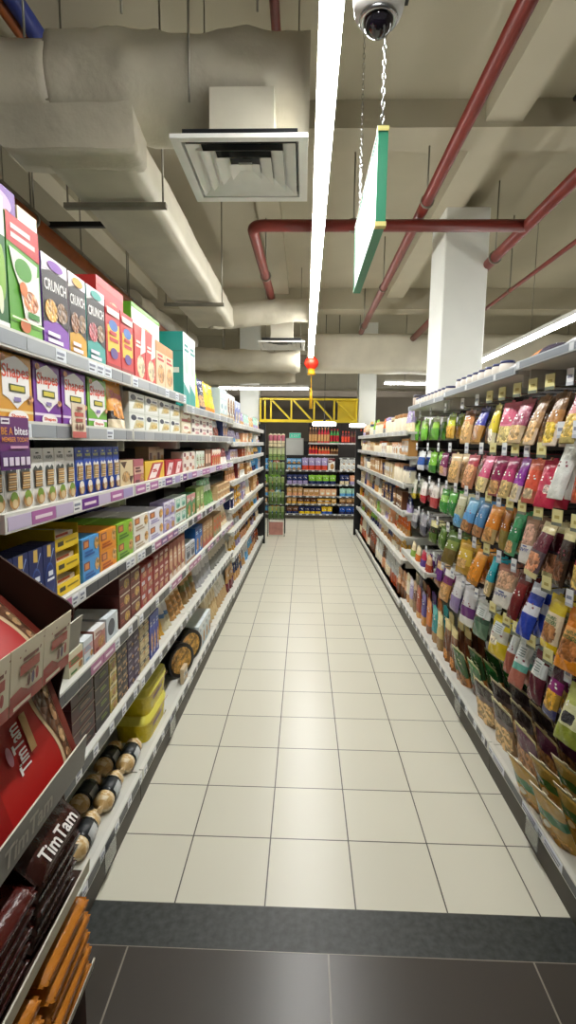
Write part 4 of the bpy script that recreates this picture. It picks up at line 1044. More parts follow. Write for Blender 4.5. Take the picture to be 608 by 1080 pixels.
# short shelf with mixed bags under the pegs, y 3.6 to 4.5
sx = empty('bracket_shelf', 'short bracket shelf under the far pegs of right run', 'shelf', (XR, 4.55, 0), RZR)
m = MB(); m.box(0, .9, .016, .42, .575, .597); part('shelf_board', m, steel, sx)
part('price_rail', rail_mb(.9, .61, .045, 'plain', 777), rail, sx)
for i, (yy, n) in enumerate(((3.75, 'rust'), (3.92, 'violet'), (4.1, 'orange'), (4.28, 'cream'))):
    put_right(pouch('snack_pouch', .13, .1, .06, {'rust': Z(0, 'b0452f', .5, 'd9b08a'), 'violet': Z(0, '5a3f8a', .5, 'c9304f'), 'orange': Z(0, 'd9762f', .5, 'e9d9b0'), 'cream': Z(0, '8fae4a', .5, 'ead9b4')}[n], None, stand=True), yy, .93, .5985, 'short %s pouch' % n, 'on the bracket shelf below the far pegs', 'pouch')

# =================================================================== END WALL SHELVING
YB = 10.42
BX = [-1.02, -.05 - .32, .70, 1.22]
BN = ['end wall shelving bay on the left behind the green rack', 'middle end wall shelving bay facing down the aisle', 'narrow end wall shelving bay at the right behind black frame']
BZ = [.10, .305, .465, .70, .985]
for k in range(3):
    L = BX[k + 1] - BX[k] - .004
    bay(BN[k], (BX[k], YB), 0, L, [(z, 'tags', 0, .03) for z in BZ] + ([(1.235, 'tags', 0, .03)] if k == 2 else []), .45, (1.27 if k < 2 else 1.5), '', 60 + k, mats=(blackm, blackm) if not k else (blackm, darkpanel))
def pf_back(p, xx, z, desc, place, kind, i, n, q, nz, rnd, x):
    dn = .02 if kind == 'snack box' else .06
    o = build(p, (xx, YB + dn, z), (0, 0, rnd.uniform(-.05, .05)))
    ll = ' '.join([w_ for w_ in (['rightmost' if (i == n - 1 and n > 1) else (['leftmost', 'second from left', 'third from left', 'fourth from left', 'fifth from left'][i] if n > 1 else '')] + ([LEV[nz][q]] if nz > 1 else [])) if w_] + [desc, place])
    tag(o, ll, kind.split()[-1], (desc + ' ' + place) if n * nz > 1 else None)
EP = ['on lowest end wall shelf', 'on second end wall shelf', 'on third end wall shelf', 'on fourth end wall shelf', 'on fifth end wall shelf']
EC = [.15, .12, .17, .2, .26]
epal = [['gold', 'blue', 'navy', 'yellow', 'sky', 'brown'], ['gold', 'brown', 'grey', 'tan', 'silver'], ['tan', 'mint', 'peach', 'sky', 'brown', 'cream'], ['lime', 'peach', 'sky', 'lilac', 'cream', 'navy', 'orange'], ['sky', 'white', 'rust', 'charcoal', 'lilac', 'tomato', 'maroon', 'silver']]
for k in range(5):
    for b, nm in enumerate(('left bay', 'middle bay', 'right bay')):
        fill(BX[b] + .02, BX[b + 1] - .02, BZ[k], EC[k], EP[k] + ' ' + nm, 500 + 10 * k + b, pf_back, 7, ['snack pouch', 'snack box'] if k else ['snack pouch'], 2, 4, epal[k], (.09, .14), 'grocery')
spal = ['tomato', 'forest', 'amber', 'green', 'chocolate', 'orange', 'gold', 'crimson', 'tan', 'brown']
YS = 10.98
SX = [.08, .76, 1.3]
bay('tall sauce shelving behind the middle end wall bay', (SX[0], YS), 0, SX[1] - SX[0] - .004, [(z, 'plain', 0, .03) for z in (.10, .5, .9, 1.29, 1.53)], .4, 1.95, '', 70)
bay('narrow tall sauce shelving behind the right end wall bay', (SX[1], YS), 0, SX[2] - SX[1] - .004, [(z, 'plain', 0, .03) for z in (.10, .5, .9, 1.29, 1.53)], .4, 1.95, '', 71)
_yb = YB
YB = YS
for k, (z, nm) in enumerate(((1.29, 'on lower sauce shelf'), (1.53, 'on upper sauce shelf'))):
    fill(SX[0] + .01, SX[1] - .01, z, (.2, .36)[k], nm + ' middle bay', 600 + k, pf_back, 14, ['bottle'], 3, 4, spal, (.058, .064))
    fill(SX[1] + .01, SX[2] - .01, z, (.2, .33)[k], nm + ' right bay', 610 + k, pf_back, 8, ['bottle'], 3, 4, [['yellow', 'gold', 'amber', 'ivory', 'forest'], ['rust', 'maroon', 'tomato', 'red', 'brown']][k], (.058, .064))
YB = _yb

# =================================================================== DARK BISCUIT DISPLAY AT THE NEAR LEFT
DX = -.50
dsp = empty('biscuit_display', 'dark brown cardboard biscuit display at near end of left shelving', 'display stand', (DX, 1.1, 0))
def dpart(name, m, mt=None, parent=dsp): return part(name, m, mt, parent)
# everything below is in the display's own frame: x to the left is negative, y towards the viewer is negative
D0, D1 = -.46, 0.0           # depth behind the lip, far side at 0
m = MB()
prof = [(-.05, .02), (-.05, .95), (-.012, 1.09), (-.006, 1.145), (-.01, 1.156), (-.02, 1.166), (-.05, 1.185), (-.11, 1.226), (-.17, 1.268), (-.46, 1.47), (-.46, .02)]
for yy, rev in ((0, False), (-.006, True)):
    P = [(x, yy, z) for x, z in prof]
    m.poly(P if rev else P[::-1])
for i in range(len(prof)):
    a, b = prof[i], prof[(i + 1) % len(prof)]
    m.poly([(a[0], 0, a[1]), (b[0], 0, b[1]), (b[0], -.006, b[1]), (a[0], -.006, a[1])])
dpart('side_panel', m, cardb)
m = MB(); m.box(-.466, -.46, -.46, 0, .02, 1.47); dpart('back_panel', m, cardb)
m = MB(); m.box(-.46, -.02, -.46, -.006, 0, .23); dpart('base_box', m, cardb)
TZ = [(1.065, .07, .012), (.775, .075, .01), (.50, .035, .004), (.235, .03, .006)]
for k, (z, lh, sl) in enumerate(TZ):
    t = MB(); t.box(-.455, -.004, -.455, -.0065, z, z + .008)
    tr = dpart('tray', t, cardb)
    l = MB()
    cc = ('a9a596', '8f8d86', 'd8d2b8', 'e0dcc6')[k]
    l.poly([(0, -.46, z), (0, .0, z), (sl, .0, z + lh), (sl, -.46, z + lh)], cc)
    l.poly([(-.004, -.46, z), (-.004 + sl, -.46, z + lh), (-.004 + sl, .0, z + lh), (-.004, .0, z)], cc)
    l.poly([(sl, -.46, z + lh), (sl, 0, z + lh), (sl - .004, 0, z + lh), (sl - .004, -.46, z + lh)], 'd6d2c2')
    l.poly([(0, 0, z), (-.004, 0, z), (sl - .004, 0, z + lh), (sl, 0, z + lh)], cc)
    if k == 1:
        l.text('TimTam', lambda x, y: (.0012 + sl * (.2 + .55 * y), -.33 + .17 * x, z + lh * (.2 + .55 * y)), 'c2beb2')
    if k == 0:
        l.poly([(sl * .5 + .001, -.085, z + .03), (sl * .5 + .001, -.075, z + .03), (sl * .5 + .001, -.075, z + .042), (sl * .5 + .001, -.085, z + .042)], 'f2f0ea')
    part('tray_lip', l, greylip, tr)
# printed price cards clipped over the top lip
def offer_card(w, h):
    m = MB(); m.box(-w / 2, w / 2, -.001, .001, 0, h, 'ded3b6')
    f = Face(m, w, h, -.001)
    f.rect(0, 0, 1, .2, 'b0483c'); f.pol([(0, .2), (.55, .2), (.3, .34), (0, .3)], 'b0483c'); f.rect(.25, .52, .85, .68, 'b5584a'); f.rect(.32, .72, .8, .78, '7a4a3a'); f.rect(.08, .05, .6, .11, 'e9ddc4')
    f.ell(.5, .38, .05, .1, '6a3a2a'); f.ell(.62, .38, .05, .1, '5a4a6a'); f.ell(.74, .4, .05, .1, 'b0483c')
    for q in range(14):
        rr = random.Random(q); f.ell(rr.uniform(.06, .94), rr.uniform(.26, .96), .02, .018, ('8a5a45', 'b06a55')[q % 2], n=8)
    return ('offer_card', m.mesh('offer_card'), [])
oc = offer_card(.108, .115)
for i, yy in enumerate((.955, .845, .735)):
    o = build(oc, (DX + .016, yy, 1.062), (R(6), 0, PI / 2))
    set_labels(o, 'cream and red offer card clipped to top lip', 'of dark display', 'card', iy=2 - i, ny=3)
# big red biscuit boxes leaning back in the two upper trays
def big_box(w, h, d):
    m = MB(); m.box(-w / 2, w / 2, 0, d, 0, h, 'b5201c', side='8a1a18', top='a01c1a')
    f = Face(m, w, h)
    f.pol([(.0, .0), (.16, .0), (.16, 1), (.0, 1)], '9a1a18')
    n = 14
    edge = [(.80 + .055 * math.sin(6.2 * (i / n) + .4) - .16 * (i / n - .35) ** 2, i / n) for i in range(n + 1)]
    f.pol([(u - .035, v) for u, v in edge] + [(1, 1), (1, 0)], 'e0c49a')
    f.k += 1
    for i in range(n):
        (a, v0), (b, v1) = edge[i], edge[i + 1]
        f.mb.poly([f.p(a, v0), f.p(.93, v0), f.p(.93, v1), f.p(b, v1)], '6a4630', 2)
    f.k += 1
    f.pol([(.93, 0), (1, 0), (1, 1), (.93, 1)], '7a2f22')
    for q in range(5):
        f.ell(.885, .12 + .19 * q, .03, .07, ('b58a62', 'd0a878')[q % 2], 2)
    lg = MB()
    g = Face(lg, w, h, -.001, 4)
    g.mb.text('TimTam', lambda x, y: g.p(.50 - .13 * y, .32 + .34 * x), 'f4f0ec')
    rb = MB()
    g2 = Face(rb, w, h, -.001, 4)
    g2.pol([(.53, .40), (.60, .40), (.60, .68), (.53, .68)], 'c9a06a'); pass
    pb = MB(); g3 = Face(pb, w, h, -.001, 4); g3.ell(.33, .5, .03, .07, 'c98a9a')
    return ('biscuit_box', m.mesh('biscuit_box'), [('logo', lg.mesh('logo'), []), ('gold_ribbon', rb.mesh('gold_ribbon'), []), ('pink_badge', pb.mesh('pink_badge'), [])])
bb = big_box(.30, .275, .09)
o = build(bb, (DX + .0, 1.085 - .155, .802), (R(-18), 0, PI / 2)); tag(o, 'large red biscuit box leaning back in second tray of display', 'box')
bb1 = big_box(.30, .30, .09)
o = build(bb1, (DX - .05, 1.088 - .155, 1.075), (R(-47), 0, PI / 2)); tag(o, 'large red biscuit box tilted back in top tray behind offer cards', 'box')
lb = MB(); lb.box(-.07, .07, 0, .12, 0, .05, 'c23a38', top='cf4a48'); f = Face(lb, .14, .05); f.rect(.1, .2, .9, .8, 'e09a94'); f.rect(.2, .35, .7, .6, 'c23a38')
o = build(('biscuit_box', lb.mesh('biscuit_box'), []), (DX - .002, .70, .83), (R(-10), 0, PI / 2)); tag(o, 'small bright red box lying before the large red box', 'box')
# dark chocolate packs lying in the third tray
def flat_pack(w, d, h, base, side, top_text=None, tc='e9e6e2', label='white_print'):
    m = MB(); n = 10
    def q(u, v, s): return ((u - .5) * w, d * v, h * .5 + s * h * .5 * (1 - abs(2 * u - 1) ** 10) ** .5 * (1 - abs(2 * v - 1) ** 6) ** .4)
    m.grid(lambda u, v: q(u, v, 1), 14, 8, base, 1); m.grid(lambda u, v: q(u, v, -1), 14, 8, side, 1, flip=True)
    for s in (-1, 1): m.box(s * w / 2 - .006, s * w / 2 + .006, .008, d - .008, h * .5 - .001, h * .5 + .001, side, 1)
    m.box(-w * .46, w * .46, -.0004, .003, h * .36, h * .62, side, 1)
    ch = []
    if top_text:
        t = MB(); t.text(top_text, lambda x, y: (-w * .36 + w * (.72 if len(top_text) < 7 else .3) * x, d * (.12 + (.3 if len(top_text) < 7 else .12) * y), h + .0012), tc)
        t2 = MB(); t2.text(top_text, lambda x, y: (-w * .34 + w * .5 * x, -.0012, h * (.38 + .22 * y)), '8a6f6a')
        ch.append((label, t.mesh(label), [])); ch.append(('end_print', t2.mesh('end_print'), []))
    return ('biscuit_packet', m.mesh('biscuit_packet'), ch)
fp = flat_pack(.185, .10, .036, '3a1a14', '2b1512', 'TimTam')
fq = flat_pack(.185, .10, .036, '4f1a14', '3d1613', 'Original')
TH_ = R(9)
def tilted(k, base): return (base + math.sin(TH_) * .0375 * k, .515 + math.cos(TH_) * .0375 * k)
for k in range(5):
    xx_, zz_ = tilted(k, DX - .014)
    o = build(fp, (xx_ - .012 * (k == 4), .957 + .004 * (k % 3), zz_), (TH_ + (R(34) if k == 4 else 0), 0, PI / 2 + R(1.5 * (k % 3 - 1)))); set_labels(o, 'dark brown biscuit packet with white lettering', 'in third tray of display', 'packet', iz=k, nz=5) if k < 4 else tag(o, 'topmost dark brown biscuit packet with white lettering in display', 'packet', 'dark brown packets in third tray')
    o = build(fq, (xx_, .762 + .003 * (k % 2), zz_), (TH_, 0, PI / 2 + R(1.2 * (k % 2)))); set_labels(o, 'red-brown biscuit packet stacked beside', 'dark ones in display', 'packet', iz=k, nz=5) if k < 4 else tag(o, 'topmost red-brown biscuit packet stacked beside dark ones', 'packet', 'red-brown packets in third tray')
# orange packs stacked in the lowest tray
op = flat_pack(.2, .10, .042, 'c47a26', 'a5641f')
for k in range(5):
    o = build(op, (DX + .004 + .004 * (k % 2), .985 + .004 * (k % 2), .244 + .0435 * k), (0, 0, PI / 2 + R(2 * (k % 2)))); set_labels(o, 'caramel orange biscuit packet', 'in lowest tray of display', 'packet', iz=k, nz=5)
    o = build(op, (DX + .004 + .004 * (k % 2), .76, .244 + .0435 * k), (0, 0, PI / 2)); set_labels(o, 'caramel orange biscuit packet nearer the viewer', 'in lowest display tray', 'packet', iz=k, nz=5)

# cards hung on the price rails
m = MB(); m.box(-.06, .06, -.001, .001, 0, .118, '6a2670'); f = Face(m, .12, .118, -.001)
f.rect(0, 0, 1, .36, '54206a'); f.rect(.06, .86, .34, .97, 'efe8f0'); f.rect(.1, .9, .3, .93, '4a1a56')
for q in range(5): f.rect(.06 + .185 * q, .08, .2 + .185 * q, .24, 'e6dcec')
lg = MB(); g = Face(lg, .12, .118, -.0012, 3)
g.txt('BE A', .05, .66, .42, .8, 'e0913a'); g.txt('bites', .47, .66, .93, .82, 'f4eef6'); g.txt('MEMBER TODAY', .05, .53, .95, .62, 'e0913a'); g.bars(.3, .38, .9, .46, 'd9a8c8', 1)
o = build(('promotion_card', m.mesh('promotion_card'), [('lettering', lg.mesh('lettering'), [])]), (xl(1.17) + .012, 1.165, 1.452), (0, 0, RZL)); tag(o, 'purple membership card hanging under the second left shelf', 'card')
m = MB(); m.box(-.045, .045, -.001, .001, 0, .098, 'e6d3b8'); f = Face(m, .09, .098, -.001)
f.rect(0, 0, 1, .18, 'c9605a'); f.rect(.18, .62, .82, .74, 'c9584a'); f.rect(.25, .46, .75, .56, 'b0483c'); f.ell(.3, .32, .06, .1, '7a4a3a'); f.ell(.5, .3, .06, .1, '7a4a3a'); f.ell(.7, .32, .06, .1, '7a4a3a'); f.rect(.3, .82, .7, .9, '8a4a3a')
o = build(('offer_card', m.mesh('offer_card'), []), (xl(1.5) + .010, 1.505, 1.527), (0, 0, RZL)); tag(o, 'cream offer card clipped before the purple cracker box', 'card')

# =================================================================== CEILING SERVICES
def strip_light(label, a, b, w, tm, hangers=(), h=.05):
    """a,b ends of the fitting (same height)"""
    a, b = Vector(a), Vector(b); L = (b - a).length
    ang = math.atan2(b.y - a.y, b.x - a.x)
    root = empty('strip_light', label, 'light', tuple(a), ang)
    m = MB(); m.box(0, L, -w / 2, w / 2, .0, h); part('housing', m, whitep, root)
    m = MB()
    pr = [(-w * .46, 0.001), (-w * .46, -.02), (-w * .3, -.034), (w * .3, -.034), (w * .46, -.02), (w * .46, 0.001)]
    for i in range(len(pr) - 1):
        (y0, z0), (y1, z1) = pr[i], pr[i + 1]
        m.poly([(0, y0, z0), (0, y1, z1), (L, y1, z1), (L, y0, z0)])
    for x in (0, L): m.poly([(x, y, z) for y, z in pr][::(1 if x else -1)])
    part('diffuser', m, tm, root)
    for t in hangers:
        m = MB(); m.tube([(t, 0, h), (t, 0, CZ - a.z)], .004); part('hanger', m, greypipe, root)
    return root
strip_light('long white strip light running down the middle of aisle', (.068, .4, 3.0), (.085, 9.14, 3.0), .085, tube_mat, (1.2, 3.4, 5.6, 7.8))
strip_light('white strip light over the next aisle to the right', (2.72, 2.6, 2.82), (2.72, 9.65, 2.82), .085, tube_side, (1.0, 4.0, 7.0))
strip_light('white strip light over the next aisle to the left', (-2.45, .4, 2.82), (-2.45, 9.0, 2.82), .085, tube_weak, (1.0, 4.0, 7.0))
strip_light('crosswise strip light before the yellow truss at left', (-1.75, 10.7, 2.62), (.06, 10.7, 2.62), .09, tube_side, (.4, 1.4))
strip_light('crosswise strip light beyond the right shelving', (1.62, 10.9, 2.76), (3.4, 10.9, 2.76), .09, tube_side, (.4, 1.4))

# hanging aisle sign on chains
sg = empty('hanging_sign', 'white aisle sign with green edge hanging on chains', 'sign', (.262, 2.0, 2.3))
SL, SHH = .86, .325
m = MB(); m.box(-.014, .014, .006, SL - .006, .006, SHH - .006); part('panel', m, whitep, sg)
for y0, y1, z0, z1 in ((0, SL, 0, .008), (0, SL, SHH - .008, SHH), (0, .008, .008, SHH - .008), (SL - .008, SL, .008, SHH - .008)):
    m = MB(); m.box(-.018, .018, y0 - .001, y1, z0, z1); part('edge_frame', m, greenp, sg)
m = MB()
for q in range(6): m.box(-.0148, -.014, .1, SL - .1 - .06 * (q % 3), .05 + .045 * q, .056 + .045 * q)
part('sign_lines', m, mat('pale_print', .4, .4, rgb=C('c9ccd0'), vary=(5, .95, 1.03)), sg)
for z in (-.004, SHH - .012):
    m = MB(); m.box(-.02, .02, -.004, .022, z, z + .016); part('corner_cap', m, mat('cream_plastic', .4, .4, rgb=C('e6dd8a'), vary=(5, .95, 1.03)), sg)
def chain(y, ztop, tilt=0):
    m = MB(); z = SHH + .01; k = 0
    while z < ztop:
        pts = []
        for i in range(13):
            t = 2 * PI * i / 12
            a, b = .0055 * math.cos(t), .0135 * math.sin(t)
            pts.append((a if k % 2 else 0, y + (0 if k % 2 else a), z + .0135 + b))
        m.tube(pts, .0017, 'silver', 0, 5, cap=False)
        z += .0225; k += 1
    return m
for y in (.03, SL - .05): part('chain', chain(y, CZ - 2.3), chrome, sg)

# dome camera
cz = empty('security_camera', 'white dome security camera hanging beside the strip light', 'camera', (.20, 1.72, 2.76))
m = MB(); m.lathe([(.02, .1), (.058, .1), (.074, .085), (.078, .06), (.074, .03), (.066, .008), (.05, .004)][::-1], 20); part('housing', m, whitep, cz)
m = MB(); m.lathe([(.0005, -.046), (.018, -.042), (.034, -.03), (.044, -.012), (.047, .006)], 18); part('dome', m, lensm, cz)
m = MB(); m.lathe([(.047, -.004), (.055, -.006), (.058, .002), (.056, .014), (.05, .014)], 20); part('lens_ring', m, chrome, cz)
m = MB(); m.lathe([(.016, .1), (.016, CZ - 2.76 - .02), (.05, CZ - 2.76 - .018), (.05, CZ - 2.76)], 12); part('ceiling_pole', m, whitep, cz)
m = MB(); m.box(.03, .09, -.04, .03, .06, .115); part('bracket', m, blackm, cz)

# lantern
ln = empty('paper_lantern', 'red lantern with gold trim and tassel under light end', 'lantern', (.10, 9.3, 2.9))
m = MB()
m.grid(lambda u, v: ((.03 + .1 * math.sin(PI * (.12 + .76 * v))) * (1 - .05 * abs(math.cos(8 * 2 * PI * u / 2))) * math.cos(2 * PI * u), (.03 + .1 * math.sin(PI * (.12 + .76 * v))) * (1 - .05 * abs(math.cos(8 * 2 * PI * u / 2))) * math.sin(2 * PI * u), -.1 + .2 * v), 48, 12, 'red')
part('ribbed_body', m, lanternm, ln)
for z0, z1, rr in ((-.125, -.095, .062), (.095, .12, .062)):
    m = MB(); m.lathe([(rr, z0), (rr, z1)], 18); part('gold_collar', m, goldm, ln)
m = MB(); m.lathe([(.075, -.20), (.055, -.125)], 16); part('fringe', m, goldm, ln)
m = MB(); m.tube([(0, 0, -.15), (0, 0, -.42)], .009); m.lathe([(.03, -.78), (.024, -.5), (.012, -.42)], 10); part('tassel', m, goldm, ln)
m = MB(); m.tube([(0, 0, .11), (0, 0, 1.2)], .003); part('cord', m, goldm, ln)

# air diffusers
def diffuser(label, cx, cy, z, s, drop):
    root = empty('air_diffuser', label, 'air vent', (cx, cy, z))
    m = MB()
    def frame(s0, z0, s1, z1, c='white'):
        a = [(-s0, -s0), (s0, -s0), (s0, s0), (-s0, s0)]; b = [(-s1, -s1), (s1, -s1), (s1, s1), (-s1, s1)]
        for i in range(4):
            j = (i + 1) % 4
            m.poly([(a[i][0], a[i][1], z0), (a[j][0], a[j][1], z0), (b[j][0], b[j][1], z1), (b[i][0], b[i][1], z1)], c)
    h = s / 2
    frame(h, .02, h, 0); frame(h, 0, h - .045, .004); frame(h - .045, .004, h - .055, .03); frame(h, .02, h - .02, .026)
    part('outer_frame', m, whitep, root)
    for q in range(4):
        m = MB(); s1 = (h - .06) * (1 - q * .235)
        frame(s1, .004, s1 - .062, .038); frame(s1 - .003, .006, s1 - .065, .04)
        part('louvre', m, whitep, root)
    m = MB(); m.box(-.035, .035, -.035, .035, .03, .036); part('centre_plate', m, whitep, root)
    m = MB(); frame(h - .056, .03, h - .056, .062); frame(h - .05, .03, h - .05, .062); m.box(-h + .05, h - .05, -h + .05, h - .05, .062, .066); part('plenum', m, blackm, root)  # black side walls added so no light gets in behind the louvres
    m = MB(); m.box(-.16, .16, -.2, .2, .067, drop)
    part('drop_duct', m, ductpaint, root)
    for sx_ in (-1, 1):
        m = MB(); m.tube([(sx_ * (h - .06), h - .05, .02), (sx_ * (h - .06), h - .05, CZ - z)], .004); part('hanger', m, greypipe, root)
    return root
diffuser('large square louvred air diffuser near the viewer', -.335, 2.99, 2.95, .66, .30)
diffuser('small-looking far air diffuser beyond the near one', -.35, 7.9, 2.93, .66, .4)

# insulated ducts
def round_duct(name_label, path, rr, wob=.02, seed=0, seg=36, step=.04):
    P = [Vector(p) for p in path]
    pts = []
    for a, b in zip(P, P[1:]):
        n = max(2, int((b - a).length / step))
        for i in range(n): pts.append(a.lerp(b, i / n))
    pts.append(P[-1])
    m = MB(); N = len(pts)
    prev = None
    for k, p in enumerate(pts):
        d = (pts[min(k + 1, N - 1)] - pts[max(k - 1, 0)]).normalized()
        a = Vector((0, 0, 1)); a = (a - d * a.dot(d)).normalized(); b = d.cross(a)
        for s in range(seg):
            t = 2 * PI * s / seg
            q = p + (a * math.cos(t) + b * math.sin(t)) * rr
            n1 = noise.noise(q * 3.1 + Vector((seed, 0, 0))); n2 = noise.noise(q * 8.0 + Vector((0, seed, 0)))
            ridge = abs(noise.noise(q * 4.3 + Vector((0, 0, seed))))
            q = p + (q - p) * (1 + wob / rr * (n1 * 1.2 + n2 * .6 - ridge * .9))
            m.v.append(tuple(q))
    for k in range(N - 1):
        for s in range(seg):
            i0 = k * seg + s; i1 = k * seg + (s + 1) % seg
            m.f.append((i0, i0 + seg, i1 + seg, i1)); m.c.append('white'); m.m.append(0); m.s.append(True)
    for k in (0, N - 1):
        q = [k * seg + s for s in range(seg)]
        m.f.append(tuple(q if k == 0 else q[::-1])); m.c.append('white'); m.m.append(0); m.s.append(False)
    return m
def box_duct(x0, x1, y0, y1, z0, z1, wob=.012, seed=0, c=.022):
    m = MB()
    prof = [(x0 + c, z0), (x1 - c, z0), (x1, z0 + c), (x1, z1 - c), (x1 - c, z1), (x0 + c, z1), (x0, z1 - c), (x0, z0 + c)]
    P = []
    for i in range(8):
        a, b = prof[i], prof[(i + 1) % 8]
        n = max(1, int(math.hypot(b[0] - a[0], b[1] - a[1]) / .06))
        for q in range(n): P.append((a[0] + (b[0] - a[0]) * q / n, a[1] + (b[1] - a[1]) * q / n))
    n = int((y1 - y0) / .08); S = len(P)
    for k in range(n + 1):
        y = y0 + (y1 - y0) * k / n
        for x, z in P:
            v = Vector((x, y, z)); e = noise.noise_vector(v * 2.7 + Vector((seed, 0, 0))) * wob + noise.noise_vector(v * 7) * wob * .35
            m.v.append(tuple(v + e))
    for k in range(n):
        for s in range(S):
            i0 = k * S + s; i1 = k * S + (s + 1) % S
            m.f.append((i0, i1, i1 + S, i0 + S)); m.c.append('white'); m.m.append(0); m.s.append(True)
    m.f.append(tuple(range(S))[::-1]); m.c.append('white'); m.m.append(0); m.s.append(False)
    m.f.append(tuple(n * S + s for s in range(S))); m.c.append('white'); m.m.append(0); m.s.append(False)
    return m
dk = empty('air_duct', 'big crumpled insulated duct crossing above the near diffuser', 'duct', (0, 3.1, 3.4))
def dloc(m):
    m.v = [(x - dk.location.x, y - dk.location.y, z - dk.location.z) for x, y, z in m.v]; return m
part('trunk', dloc(round_duct('', [(-1.36, 3.08, 3.42), (.0, 3.08, 3.41)], .245, .03, 1)), ductm, dk)
part('bend', dloc(round_duct('', [(-3.2, 2.93, 3.38), (-2.2, 2.96, 3.38), (-1.37, 3.06, 3.40)], .225, .025, 5)), ductm, dk)
for x, z in ((-1.42, 3.5), (-.93, 3.6), (-.60, 3.6), (-.26, 3.6)):
    m = MB(); m.tube([(x, 2.82, 3.2 if x == -.60 else z), (x, 2.82, CZ)], .006); part('hanger_rod', dloc(m), greypipe, dk)
bk = empty('air_duct', 'pale rectangular duct running along above the left shelving', 'duct', (0, 0, 0))
part('duct_body', box_duct(-1.44, -.94, 3.0, 7.0, 3.0, 3.24, .014, 3), ductpaint, bk)
part('near_collar', box_duct(-1.60, -.90, 2.84, 3.1, 3.01, 3.22, .022, 9), ductm, bk)
for y in (3.42, 5.74):
    m = MB(); m.box(-1.52, -.88, y - .02, y + .02, 2.955, 2.985); part('support_bar', m, greypipe, bk)
    for x in (-1.5, -.9):
        m = MB(); m.tube([(x, y, 2.97), (x, y, CZ)], .006); part('hanger_rod', m, greypipe, bk)
d3 = empty('air_duct', 'crumpled duct turning right behind the rectangular duct end', 'duct', (0, 7.1, 3.2))
part('duct_body', (lambda m: (setattr(m, 'v', [(x, y - 7.1, z - 3.2) for x, y, z in m.v]), m)[1])(round_duct('', [(-1.25, 6.9, 3.12), (-1.0, 7.05, 3.16), (-.6, 7.1, 3.22), (.02, 7.1, 3.24)], .16, .025, 12, 28)), ductm, d3)
def hung_duct(label, m, mt, rods, zr):
    root = empty('air_duct', label, 'duct', rods[0][:2] + (zr,))
    L0 = root.location
    m.v = [(x - L0.x, y - L0.y, z - L0.z) for x, y, z in m.v]
    part('duct_body', m, mt, root)
    for x, y in rods:
        h = MB(); h.tube([(x - L0.x, y - L0.y, 0), (x - L0.x, y - L0.y, CZ - zr)], .007); part('hanger_rod', h, greypipe, root)
    return root
def simple_duct(label, path, rr, seed, wob=.03):
    return hung_duct(label, round_duct('', path, rr, wob, seed, 28, .1), ductm, [(p[0] * .9, p[1]) for p in path[1:-1]] or [path[0][:2]], path[0][2])
def simple_box(label, a, seed):
    # a box duct crossing the hall: built along Y then turned
    x0, x1, y, z0, z1, dd = a
    m = box_duct(-dd / 2, dd / 2, x0, x1, z0, z1, .014, seed, .04)
    m.v = [(yy, y - xx, z) for xx, yy, z in m.v]
    return hung_duct(label, m, ductpaint, [(x0 + .6, y), (x1 - .6, y)], (z0 + z1) / 2)
simple_box('deep pale crosswise duct behind the lantern reaching right', (.02, 5.4, 10.0, 2.84, 3.5, .5), 21)
simple_duct('low crumpled duct crossing behind the far diffuser', [(-3.2, 9.3, 2.95), (-1.6, 9.25, 2.95), (-.6, 9.2, 2.9), (-.1, 9.2, 2.9)], .2, 31)
simple_duct('lowest crumpled crosswise duct at far left', [(-3.4, 10.0, 2.78), (-1.7, 10.0, 2.76), (-.2, 10.0, 2.82)], .17, 35)
simple_duct('grey duct along the hall far behind left shelving', [(-2.7, 8.2, 3.62), (-2.6, 10.5, 3.62), (-2.5, 11.4, 3.62)], .2, 39)
simple_box('wide crosswise duct in the dark far behind the truss', (-4.5, 5.4, 13.8, 2.9, 3.5, .6), 41)

# pipes
def pipe(label, path, r_, mt, name='sprinkler_pipe', cat='pipe', hang=(), seg=12):
    root = empty(name, label, cat, path[0])
    p0 = Vector(path[0])
    pts = []
    P = [Vector(p) for p in path]
    for i, p in enumerate(P):
        if 0 < i < len(P) - 1:
            a = (P[i - 1] - p).normalized(); b = (P[i + 1] - p).normalized(); rd = r_ * 2.4
            for q in range(7):
                t = q / 6
                pts.append((p + a * rd * (1 - t) ** 2 + b * rd * t ** 2))
        else: pts.append(p)
    m = MB(); m.tube([q - p0 for q in pts], r_, 'red', 0, seg)
    part('pipe_run', m, mt, root)
    for h in hang:
        hv = Vector(h) - p0
        m = MB(); m.tube([hv, hv + Vector((0, 0, CZ - h[2]))], .007); m.lathe([(r_ * 1.25, -.012), (r_ * 1.25, .012)], 12, at=tuple(hv), M=Matrix.Rotation(PI / 2, 4, 'X')); part('hanger', m, greypipe, root)
    return root
pipe('long dark red sprinkler pipe running away above the sign', [(.97, .6, 3.5), (.985, 9.7, 3.5)], .045, redpipe, hang=[(.975, 2.2, 3.5), (.98, 4.6, 3.5), (.98, 7.0, 3.5), (.983, 9.2, 3.5)])
pipe('red crosswise sprinkler pipe with elbow turning away at left', [(-.45, 8.2, 3.4), (-.49, 4.82, 3.4), (1.9, 4.83, 3.4)], .05, redpipe, hang=[(-.47, 6.2, 3.4), (.4, 4.82, 3.4)])
pipe('red sprinkler pipe running away on the right past column', [(1.88, 1.6, 3.4), (1.92, 9.7, 3.4)], .052, redpipe, hang=[(1.89, 3.4, 3.4), (1.9, 5.6, 3.4), (1.9, 7.6, 3.4)])
pipe('thin red branch pipe farthest to the right', [(2.36, 2.0, 3.3), (2.365, 9.7, 3.3)], .022, redpipe, hang=[(2.36, 4.4, 3.3), (2.36, 6.4, 3.3), (2.362, 8.4, 3.3)])
